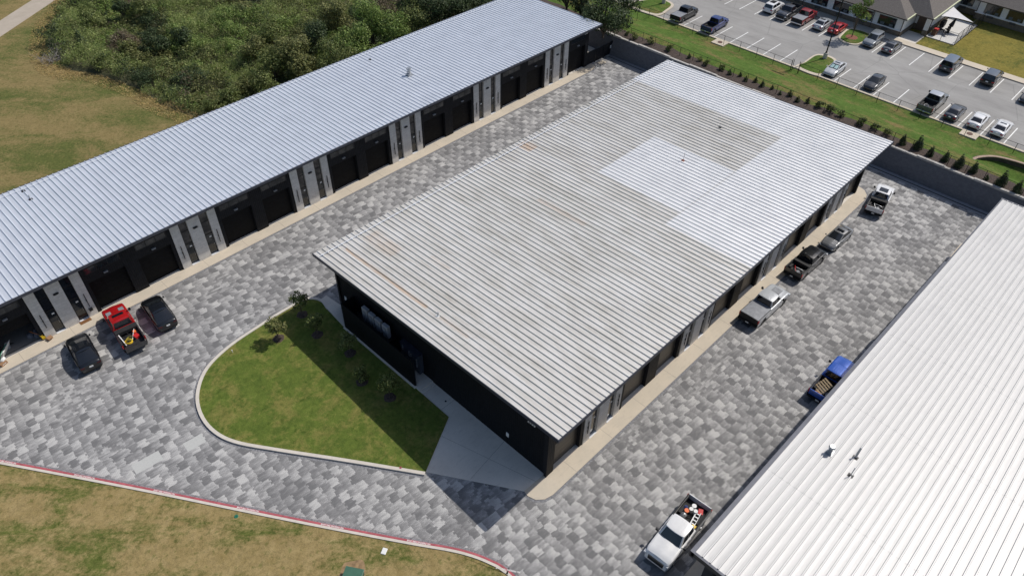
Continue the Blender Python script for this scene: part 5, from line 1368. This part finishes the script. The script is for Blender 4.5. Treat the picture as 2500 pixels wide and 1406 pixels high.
    for sy in (-1, 1):
        a = W * interp(sp['wid'], .975); q = MB(); zz = interp(sp['top'], .975) - (.12 if kind == 'pickup' else .13); hgt = .16 if kind == 'pickup' else .10
        q.box(L / 2 - .30, sy * (a - .06) - .16, zz - hgt, L / 2 - .045, sy * (a - .06) + .085, zz + .02); q.build('headlight', MT['lens'], t, bevel=.02)
        a = W * interp(sp['wid'], .01); zz = interp(sp['top'], .02) - (.38 if kind == 'pickup' else .22)
        q = MB()
        if kind == 'pickup': q.box(-L / 2 + .015, sy * (W - .045) - .06, zz, -L / 2 + .18, sy * (W - .045) + .05, zz + .34)
        else: q.box(-L / 2 - .004, sy * (a - .13) - .16, zz, -L / 2 + .18, sy * (a - .13) + .17, zz + .14)
        q.build('taillight', M('smoked_lens', (.05, .008, .009), .15) if dark_lamps and 'smoked_lens' not in bpy.data.materials else (bpy.data.materials['smoked_lens'] if dark_lamps else MT['redlens']), t, bevel=.015)
        q = MB(); mx = X(g['fb']) - .12; mw = .20 if kind == 'pickup' else .13
        q.box(mx - .07, sy * (W + .02 + mw / 2) - mw / 2, belt + .02, mx + .07, sy * (W + .02 + mw / 2) + mw / 2, belt + (.26 if kind == 'pickup' else .17)); q.box(mx - .02, sy * (W - .04) - .08, belt + .03, mx + .03, sy * (W - .04) + .08, belt + .07)
        q.build('mirror', MT['black'] if kind == 'pickup' else P, t, bevel=.02)
        for xx in (lerp(rb, fb, .38), lerp(rb, fb, .68)):
            q = MB(); q.box(xx - .09, sy * (W + .002) - .015, belt - .16, xx + .09, sy * (W + .002) + .012, belt - .13); q.build('door_handle', MT['chrome'], t)
    q = MB(); q.box(-L / 2 - (.115 if kind == 'pickup' else .018), -.16, .46 if kind == 'pickup' else .72, -L / 2 + .01, .16, .60 if kind == 'pickup' else .86); q.build('licence_plate', MT['white'], t)
    for cx in (xf, xr):
        for sy in (-1, 1):
            w_ = MB(); n = 28; tw_ = .25 if kind == 'pickup' else .21; y0 = sy * (W - .015)
            prf = [(rw * .62, 0), (rw * .9, .0), (rw * .985, .03), (rw, .06), (rw, tw_ - .05), (rw * .97, tw_ - .01), (rw * .85, tw_)]
            rows = [[(cx + r * math.cos(2 * math.pi * i / n), y0 - sy * d, rw + r * math.sin(2 * math.pi * i / n)) for i in range(n)] for r, d in prf]
            w_.grid(rows, close=True, flip=(sy > 0)); wo_ = w_.build('wheel', MT['tyre'], t, smooth=True)
            r_ = MB(); r_.add([(cx + rw * .64 * math.cos(2 * math.pi * i / n), y0 - sy * .07, rw + rw * .64 * math.sin(2 * math.pi * i / n)) for i in range(n)], [tuple(range(n)) if sy < 0 else tuple(range(n - 1, -1, -1))])
            r_.build('brake_disc', MT['under'], wo_)
            r_ = MB()
            for k in range(5):
                a = 2 * math.pi * k / 5 + .3; ca, sa = math.cos(a), math.sin(a); h = rw * .10
                pts = [(r * ca - s_ * h * sa, r * sa + s_ * h * ca) for r, s_ in ((.05, -1), (rw * .62, -1.3), (rw * .62, 1.3), (.05, 1))]
                v = [(cx + p[0], y0 - sy * .02, rw + p[1]) for p in pts] + [(cx + p[0], y0 - sy * .05, rw + p[1]) for p in pts]
                r_.add(v, [(0, 1, 2, 3), (4, 7, 6, 5), (0, 4, 5, 1), (1, 5, 6, 2), (2, 6, 7, 3), (3, 7, 4, 0)])
            ring = [[(cx + r * math.cos(2 * math.pi * i / n), y0 - sy * d, rw + r * math.sin(2 * math.pi * i / n)) for i in range(n)] for r, d in ((rw * .58, .06), (rw * .60, .012), (rw * .665, .0))]
            r_.grid(ring, close=True, flip=(sy > 0)); r_.build('rim', MT[rims], wo_, fix=True)
    return t

BLK = (.008, .009, .011); SIL = (.42, .43, .44); GRY = (.13, .135, .145); WHT = (.72, .72, .72); DGR = (.045, .048, .055)
T1 = car('crossover', BLK, 'black electric crossover parked alone at the left, nearest the open garage', -19.55, 37.0, .004, 84, roofglass=True, dark_lamps=True, rims='darkrim', group='vehicles on the paved yard')
T2 = car('crossover', BLK, 'black electric crossover parked on the right of the red pickup', -12.65, 36.95, .004, 85, roofglass=True, dark_lamps=True, rims='darkrim', group='vehicles on the paved yard')
RED = car('pickup', (.42, .012, .014), 'red pickup with open tailgate and a bed full of tools', -15.75, 37.35, .004, 84.5, sunroof=(.52, .80), gate_open=True, toolbox=True, hoodpatch='sides', trim=MT['matblack'], rims='darkrim', group='vehicles on the paved yard', short=1.0)
WP = car('pickup', WHT, 'white pickup nearest the camera with buckets and ladder in its open bed', 2.85, -10.0, .004, 183, rims='rim', group='vehicles on the paved yard', s=1.0)
GP = car('pickup', (.50, .52, .54), 'silver pickup with flat grey bed cover and dark hood scoop', 28.0, -2.35, .004, -1, tonneau=MT['greyp'], hoodpatch='centre', trim=MT['matblack'], rims='darkrim', group='vehicles on the paved yard')
BP = car('pickup', BLK, 'black pickup with red tools in the bed, in front of the middle warehouse', 36.45, -2.1, .004, -1.5, toolbox=True, trim=MT['matblack'], s=.95, short=.95, rims='darkrim', group='vehicles on the paved yard')
SS = car('sedan', (.17, .175, .18), 'dark silver sedan facing the camera between two pickups by the apron', 42.55, -2.45, .004, 178, sunroof=(.45, .9), s=.92, group='vehicles on the paved yard')
W2 = car('pickup', WHT, 'white pickup with glass roof panel parked at the far corner of the middle warehouse', 52.2, -2.75, .004, 10, sunroof=(.15, .9), toolbox=True, trim=MT['matblack'], s=.94, group='vehicles on the paved yard')
BL = car('pickup', (.015, .085, .42), 'bright blue pickup half hidden by the white roof, pallet in the bed', 24.0, -11.35, .004, 0, trim=MT['matblack'], short=.96, rims='darkrim', group='vehicles on the paved yard')
lot = 'vehicles in the car park'
Z = LOTZ
car('pickup', BLK, 'black pickup at the left end of the lower row with grey bed cover', 75.4, 39.7, Z, 1, tonneau=MT['greyp'], sunroof=(.2, .8), group=lot, s=.92)
car('pickup', (.018, .035, .16), 'dark blue pickup second in the lower row of the car park', 75.5, 34.2, Z, 2, group=lot, s=.92)
car('sedan', BLK, 'dark car cut by the top edge at the left end of the upper row', 88.2, 40.0, Z, 0, group=lot, s=.92)
car('suv', WHT, 'white crossover with sunroof in the upper row', 88.1, 31.4, Z, 1, sunroof=(.35, .9), group=lot, s=.92)
car('pickup', DGR, 'black pickup facing the camera between the white crossover and the red pickup', 87.9, 28.7, Z, 181, group=lot, s=.92)
car('pickup', (.26, .012, .016), 'dark red pickup with grey bed cover in the upper row', 88.0, 26.0, Z, 1, tonneau=MT['greyp'], group=lot, s=.92)
car('sedan', (.38, .40, .42), 'silver sedan between the dark red pickup and the bright red sedan', 88.0, 22.9, Z, 2, sunroof=(.4, .8), group=lot, s=.92)
car('sedan', (.38, .012, .016), 'bright red sedan beside the grassy car park island', 88.3, 20.6, Z, 1, group=lot, s=.92, short=.97)
car('suv', (.20, .22, .24), 'grey blue crossover facing the camera, right of the grassy island', 88.0, 14.9, Z, 181, group=lot, s=.92)
car('sedan', (.10, .105, .115), 'dark grey sedan right of the grey blue crossover in the upper row', 88.0, 12.0, Z, 1, sunroof=(.3, .6), group=lot, s=.92)
car('bigsuv', (.028, .034, .045), 'large black boxy off-roader beside the pale sidewalk', 88.6, 3.75, Z, 1, roofc=(.10, .13, .17), group=lot, s=.92)
car('suv', BLK, 'black crossover with shiny roof rails at the right of the upper row', 88.6, -1.75, Z, 2, roofc=(.06, .075, .10), rails=True, group=lot)
car('sedan', DGR, 'dark sedan cut by the right edge of the photo', 87.0, -7.2, Z, 181, group=lot, s=.92)
car('sedan', (.52, .53, .54), 'silver coupe with turquoise sunshades behind its windscreen', 75.4, 14.6, Z, 181, sunroof=(.5, .85), sunshade=True, group=lot, s=.92)
car('sedan', (.030, .034, .04), 'black sedan parked alone facing the fence in the lower row', 75.6, 9.0, Z, 182, group=lot, s=.92)
LP = car('pickup', (.16, .165, .16), 'greenish silver pickup with open bed at the edge of the lower row', 75.6, 1.2, Z, 0, roofc=(.42, .44, .47), group=lot, s=.99)
car('sedan', (.06, .065, .075), 'dark grey sedan right of the greenish silver pickup', 75.4, -1.8, Z, 1, group=lot, s=.92)
car('sedan', WHT, 'white sedan without sunroof beside the dark grey one', 75.5, -4.65, Z, 1, group=lot, s=.92)
car('sedan', WHT, 'white sedan with a sunroof, last in the lower row', 75.6, -7.4, Z, 1, sunroof=(.45, .75), group=lot, s=.92)

# ------------------------------------------------------------------ loads in the beds (each its own thing)
def loc(t, x, y, z):
    a = t.rotation_euler.z; return (t.location.x + x * math.cos(a) - y * math.sin(a), t.location.y + x * math.sin(a) + y * math.cos(a), t.location.z + z)
def bucket(t, x, y, label, m, lid, r=.15, h=.37, z=.74):
    p = loc(t, x, y, z); o = thing('bucket', label, 'bucket', p, 'things carried in truck beds', local=True)
    b = MB(); b.cyl(0, 0, 0, h, r * .88, r, 18); b.build('pail', m, o, smooth=True); b = MB(); b.cyl(0, 0, h, h + .025, r * 1.04, r * 1.04, 18); b.build('lid', lid, o, smooth=True)
bucket(WP, -2.35, -.15, 'white bucket nearest the tailgate of the near white pickup', MT['greyp'], MT['white'], .17)
bucket(WP, -2.0, -.18 + .0, 'left of the pair of white lidded buckets in the near white pickup', MT['white'], MT['white'])
bucket(WP, -2.05, .17 - .02, 'right of the pair of white lidded buckets in the near white pickup', MT['white'], MT['white'])
bucket(WP, -1.72, -.38, 'orange bucket in the bed of the near white pickup', MT['orange'], MT['orange'], .17, .3)
p = loc(WP, -1.45, .45, .95); o = thing('step_ladder', 'white step ladder lying in the bed of the near white pickup', 'ladder', p, rz=WP.rotation_euler.z + .12, local=True)
b = MB()
for sy in (-1, 1): b.box(-.75, sy * .17 - .03, 0, .75, sy * .15 + .03, .09)
b.build('rails', MT['white'], o)
for k in range(5): b = MB(); b.box(-.6 + .3 * k, -.17, .02, -.52 + .3 * k, .17, .07); b.build('rung', MT['steel'], o)
def lump(t, x, y, z, sx, sy, sz, nm, label, m, cat, seed=1, rz=0):
    p = loc(t, x, y, z); o = thing(nm, label, cat, p, 'things carried in truck beds', t.rotation_euler.z + rz, local=True)
    b = MB(); rows = []; rr = random.Random(seed)
    for i in range(7):
        ph = math.pi / 2 * (1 - i / 6); rows.append([(sx * math.cos(ph) * math.cos(2 * math.pi * k / 14) * rr.uniform(.85, 1.1), sy * math.cos(ph) * math.sin(2 * math.pi * k / 14) * rr.uniform(.85, 1.1), sz * math.sin(ph) * rr.uniform(.85, 1.1)) for k in range(14)])
    b.grid(rows[::-1], close=True); b.build('sack' if 'sack' in nm or 'bag' in nm else 'body', m, o, smooth=True)
lump(WP, -1.35, -.4, .74, .32, .28, .3, 'plastic_bag', 'crumpled clear plastic bag behind the cab of the near white pickup', MT['steel'], 'bag', 3)
lump(WP, -1.95, -.6, .74, .25, .18, .32, 'work_jacket', 'dark blue work jacket in the bed of the near white pickup', MT['bluep'], 'jacket', 5)
def crate(t, x, y, z, sx, sy, sz, nm, label, m, cat, rz=0):
    p = loc(t, x, y, z); o = thing(nm, label, cat, p, 'things carried in truck beds', t.rotation_euler.z + rz, local=True)
    b = MB(); b.box(-sx, -sy, 0, sx, sy, sz * .8); b.build('case', m, o, bevel=.015); b = MB(); b.box(-sx - .01, -sy - .01, sz * .8, sx + .01, sy + .01, sz); b.build('lid', m, o, bevel=.01)
    return o
crate(WP, -.95, .66, .74, .14, .15, .28, 'tool_box', 'yellow tool box at the foot of the ladder in the near white pickup', MT['yellow'], 'tool box')
crate(WP, -2.35, .42, .74, .22, .16, .22, 'tool_crate', 'red crate of tools beside the white buckets in the near white pickup', MT['redp'], 'crate', .4)
def hose(t, x, y, z, r, label, m, turns=3, cat='hose', nm='coiled_hose'):
    p = loc(t, x, y, z); o = thing(nm, label, cat, p, 'things carried in truck beds', local=True)
    b = MB(); pts = [((r + .03 * math.sin(k * .7)) * math.cos(k * .45), (r * .8 + .04 * math.cos(k * .4)) * math.sin(k * .45), .05 + .05 * k / 14 + .05 * math.sin(k * .9)) for k in range(int(14 * turns))]
    b.tube(pts, .022, 5); b.build('coil', m, o, smooth=True)
hose(WP, -1.25, .1, .74, .3, 'black coiled cable behind the cab of the near white pickup', MT['matblack'])
hose(RED, -2.35, .35, .74, .34, 'yellow coiled rope in the bed of the red pickup', MT['yellow'], 4)
hose(RED, -2.1, .15, .80, .28, 'olive coiled hose on the yellow rope in the red pickup', M('olive_hose', (.28, .26, .05), .6), 3)
crate(RED, -2.05, -.45, .74, .25, .2, .25, 'tool_box', 'red tool box near the tailgate of the red pickup', MT['redp'], 'tool box', .3)
crate(RED, -1.55, -.5, .74, .16, .12, .3, 'fuel_can', 'orange fuel can in the bed of the red pickup', MT['orange'], 'fuel can')
for k, (x, y, a, m, lab) in enumerate(((-1.9, -.1, .35, 'matblack', 'black shovel handle in the bed of the red pickup'), (-1.7, -.35, -.5, 'white', 'long white pole across the bed of the red pickup'), (-2.0, .7, .1, 'white', 'white board along the left side of the red pickup bed'))):
    p = loc(RED, x, y, .9); o = thing('pole', lab, 'pole', p, 'things carried in truck beds', RED.rotation_euler.z + a, local=True)
    b = MB(); b.tube([(-.7, 0, 0), (.7, 0, .22)], .025 if k != 2 else .05, 6); b.build('shaft', MT[m], o)
for t, nm2, cs in ((BP, 'black pickup', ('redp', 'white')), (W2, 'far white pickup', ('white', 'steel')),):
    for k, m in enumerate(cs):
        p = loc(t, -1.9 + .3 * k, .1 - .4 * k, .8); o = thing('metal_bar' if m != 'redp' else 'jack_handle', '%s loose bar lying in the bed of the %s' % ({'redp': 'red', 'white': 'white', 'steel': 'grey metal'}[m], nm2), 'bar', p, 'things carried in truck beds', .6 + k, local=True)
        b = MB(); b.tube([(-.5, 0, 0), (0, .08, .12), (.5, 0, .05)], .04, 6); b.build('bar', MT[m], o)
    lump(t, -2.1, -.2, .74, .3, .25, .18, 'tool_bag', 'dark tool bag in the bed of the ' + nm2, MT['greyp'], 'bag', 9)
hose(LP, -1.9, .1, .74, .32, 'pale coiled hose in the bed of the greenish silver pickup', MT['greyp'], 3)
p = loc(BL, -1.75, .22, 1.12); o = thing('pallet', 'wooden pallet leaning upright in the bed of the blue pickup', 'pallet', p, rz=BL.rotation_euler.z - .45, local=True)
Mx = Matrix.Rotation(R(-34), 4, 'Y')
b = MB()
for k in range(6): b.box(-.6 + .22 * k, -.5, .10, -.48 + .22 * k, .5, .12, M=Mx)
b.build('deck_boards', MT['wood'], o)
b = MB()
for k in (-.46, -.02, .42): b.box(-.6, k, .0, .62, k + .05, .10, M=Mx)
b.build('stringers', MT['wood'], o)
crate(BL, -2.2, -.45, .74, .24, .18, .28, 'cooler', 'grey cooler behind the pallet in the blue pickup', MT['greyp'], 'cooler', .3)
lump(BL, -2.5, .35, .74, .3, .3, .25, 'sand_sack', 'brown sack in the rear corner of the blue pickup bed', MT['card'], 'sack', 4)

# ------------------------------------------------------------------ things at the open garage and on the lawns
q = at(110, 826, .06); o = thing('mop_bucket', 'bright yellow mop bucket with a handle beside the open garage', 'mop bucket', (q.x, q.y, .055), local=True)
b = MB(); b.box(-.22, -.16, .08, .22, .16, .42); b.box(-.26, -.12, .42, .0, .12, .60); b.build('tub', MT['yellow'], o, bevel=.04)
b = MB(); b.tube([(-.1, 0, .4), (-.75, .45, 1.15)], .018, 6); b.build('mop_handle', M('orange_stick', (.45, .16, .05), .5), o)
b = MB()
for sx in (-.18, .18):
    for sy in (-.12, .12): b.cyl(sx, sy, 0, .08, .035, n=8)
b.build('castors', MT['matblack'], o)
q = at(122, 827, .06); o = thing('cardboard_box', 'small brown cardboard box right of the yellow mop bucket', 'box', (q.x, q.y, .055), rz=.3, local=True)
b = MB(); b.box(-.22, -.16, 0, .22, .16, .24); b.build('carton', MT['card'], o)
b = MB(); b.box(-.22, -.30, .22, .22, -.165, .235); b.build('flap', MT['card'], o)
q = at(9, 889, .06); o = thing('cardboard_box', 'cardboard box at the left edge on the apron under white rags', 'box', (q.x, q.y, .055), rz=.4, local=True)
b = MB(); b.box(-.3, -.18, 0, .3, .18, .22); b.build('carton', MT['card'], o)
b = MB(); b.box(-.18, -.19, .12, .18, -.18, .16); b.build('tape', MT['white'], o)
q = at(5, 878, .3)
o = thing('rag_pile', 'crumpled white rags on the cardboard box at the left edge', 'rags', (q.x, q.y, .28), local=True)
b = MB(); rows = []
for i in range(6):
    ph = math.pi / 2 * (1 - i / 5); rows.append([(.32 * math.cos(ph) * math.cos(k * .52) * rnd.uniform(.8, 1.1), .26 * math.cos(ph) * math.sin(k * .52) * rnd.uniform(.8, 1.1), .3 * math.sin(ph) * rnd.uniform(.7, 1.1)) for k in range(12)])
b.grid(rows[::-1], close=True); b.build('cloth', MT['white'], o, smooth=True)
q = at(22, 850, .1); o = thing('shop_vacuum', 'light grey shop vacuum standing inside the open garage', 'vacuum', (q.x, q.y, .05), local=True)
b = MB(); b.cyl(0, 0, .08, .5, .2, .22, 16); b.build('drum', MT['greyp'], o, smooth=True)
b = MB(); b.cyl(0, 0, .5, .68, .22, .12, 16); b.build('motor_head', MT['white'], o, smooth=True)
b = MB(); b.tube([(.2, 0, .4), (.45, .1, .3), (.5, .3, .1), (.3, .5, .06)], .03, 6); b.build('hose', MT['matblack'], o, smooth=True)
for k, (m, lab) in enumerate((('white', 'white board leaning inside the open garage at the left edge, rightmost of the leaning ones'), ('steel', 'grey board leaning inside the open garage, between the white and the green one'), ('gr', 'green board leaning inside the open garage, leftmost'))):
    q = at(9 - 4 * k, 862 + 4 * k, .3)
    o = thing('leaning_board', lab, 'board', (q.x, q.y, .05), 'boards leaning in the open garage', .9, local=True)
    b = MB(); Mx = Matrix.Rotation(R(28), 4, 'X'); b.box(-.75, -.02, 0, .75, .03, 1.2, M=Mx); b.build('panel', MT[m] if m in MT else M('green_board', (.03, .22, .12), .5), o)
q = at(84, 818, .2); o = thing('bag_pile', 'pile of dark grey bags just inside the open garage by its right jamb', 'bags', (q.x, q.y, .05), local=True)
b = MB()
for k in range(4):
    rows = []; cx, cy, s_ = rnd.uniform(-.35, .35), rnd.uniform(-.2, .5), rnd.uniform(.22, .36)
    for i in range(6):
        ph = math.pi / 2 * (1 - i / 5); rows.append([(cx + s_ * math.cos(ph) * math.cos(j * .52) * rnd.uniform(.85, 1.1), cy + s_ * math.cos(ph) * math.sin(j * .52) * rnd.uniform(.85, 1.1), s_ * 1.3 * math.sin(ph) * rnd.uniform(.8, 1.1)) for j in range(12)])
    b.grid(rows[::-1], close=True)
b.build('bags', M('bag_grey', (.12, .13, .16), .7), o, smooth=True)
q = at(209, 784, .06); o = thing('doormat', 'brown coir doormat in front of the entry door by the red pickup', 'doormat', (q.x, q.y, .055), rz=0, local=True)
b = MB(); b.box(-.5, -.22, 0, .5, .22, .02); b.build('mat', MT['mat_brown'], o)
b = MB(); b.box(-.3, -.015, .02, .3, .015, .022); b.build('stripe', M('mat_dark', (.09, .04, .015), .95), o)
q = at(215, 745, 1.0); o = thing('letter_box', 'small black letter box beside the door handle of the first entry door', 'letter box', (-16.95, 41.3, .95))
b = MB(); b.box(-17.05, 41.24, .78, -16.75, 41.45, 1.0); b.build('box', MT['black'], o)
b = MB(); b.box(-17.06, 41.23, 1.0, -16.74, 41.46, 1.03); b.build('lid', MT['black'], o)
q = at(862, 1402, .6); o = thing('utility_box', 'green utility box cut by the bottom edge on bare soil in the dry lawn', 'utility box', (q.x, q.y, .10), rz=R(-57 + 90), local=True)
b = MB(); b.box(-.42, -.62, 0, .42, .62, .55); b.build('case', MT['green'], o, bevel=.03)
b = MB(); b.box(-.46, -.66, .55, .46, .66, .62); b.build('lid', MT['green'], o, bevel=.02)
b = MB(); b.box(-.44, -.3, .1, -.42, .3, .4); b.build('door', MT['green'], o)
qq = at(862, 1398, .11); b = MB(); b.add([(qq.x + .98 * math.cos(a) * (1 + .15 * math.sin(3 * a)), qq.y + .9 * math.sin(a) * (1 + .12 * math.cos(4 * a)), .104) for a in [2 * math.pi * i / 40 for i in range(40)]], [tuple(range(40))]); struct(b, 'bare_soil', M('bare_soil', (.27, .18, .095), .95, var=.35, scale=3, bump=.6, bscale=20))
q = at(938, 1345, .1); o = thing('utility_cover', 'small white square utility cover in the dry lawn', 'utility cover', (q.x, q.y, .1), rz=.5, local=True)
b = MB(); b.box(-.24, -.18, 0, .24, .18, .05); b.build('frame', MT['white'], o, bevel=.02); b = MB(); b.box(-.2, -.14, .05, .2, .14, .06); b.build('lid', MT['white'], o)
q = at(577, 1260, .1); o = thing('valve_cover', 'tiny round green valve cover in the dry lawn by the red kerb', 'valve cover', (q.x, q.y, .1), local=True)
b = MB(); b.cyl(0, 0, 0, .05, .15, .13, 16); b.build('lid', M('valve_green', (.01, .16, .10), .5), o); b = MB(); b.cyl(0, 0, .05, .06, .04, n=8); b.build('knob', MT['matblack'], o)
q = at(568, 860, .1); o = thing('marker_stake', 'tiny white marker stake at the top left of the island lawn', 'stake', (q.x, q.y, .09), local=True)
b = MB(); b.cyl(0, 0, 0, .28, .03, n=8); b.build('stake', MT['white'], o); b = MB(); b.cyl(0, 0, .28, .31, .045, n=8); b.build('cap', MT['white'], o)
q = at(978, 1141, .15); o = thing('kerb_disc', 'small red disc on the light island kerb', 'marker', (q.x, q.y, .15), local=True)
b = MB(); b.cyl(0, 0, .0, .012, .10, n=16); b.build('disc', MT['redpaint'], o); b = MB(); b.cyl(0, 0, .012, .016, .03, n=8); b.build('pin', MT['black'], o)
q = at(1097, 980 , .05); o = thing('floor_drain', 'small black drain in the shaded walkway beside the gable', 'drain', (at(1088, 979, .05).x, at(1088, 979, .05).y, .046), local=True)
b = MB(); b.cyl(0, 0, 0, .008, .09, n=14); b.build('grate', MT['matblack'], o)
# paving blocks of one lighter tone in the lower left
b = MB()
for (px, py, w_, h_) in ((360, 1128, 2.1, 1.05), (475, 1080, 1.5, 1.0), (405, 1060, .0, 0)):
    if not w_: continue
    q = at(px, py, .006); a = R(-5); 
    P = [(q.x + u * math.cos(a) - v * math.sin(a), q.y + u * math.sin(a) + v * math.cos(a)) for u, v in ((-w_ / 2, -h_ / 2), (w_ / 2, -h_ / 2), (w_ / 2, h_ / 2), (-w_ / 2, h_ / 2))]
    b.add([(p[0], p[1], .0075) for p in P], [(0, 1, 2, 3)])
struct(b, 'pale_paving_patch', M('pale_pavers', (.45, .45, .43), .85, var=.06, scale=8))
q = at(4, 2, .0); car('sedan', (.45, .50, .55), 'light car cut off at the top left corner of the photo', q.x - .3, q.y + 1.6, 0, math.degrees(math.atan2(dd.y, dd.x)), group='vehicles on the street')
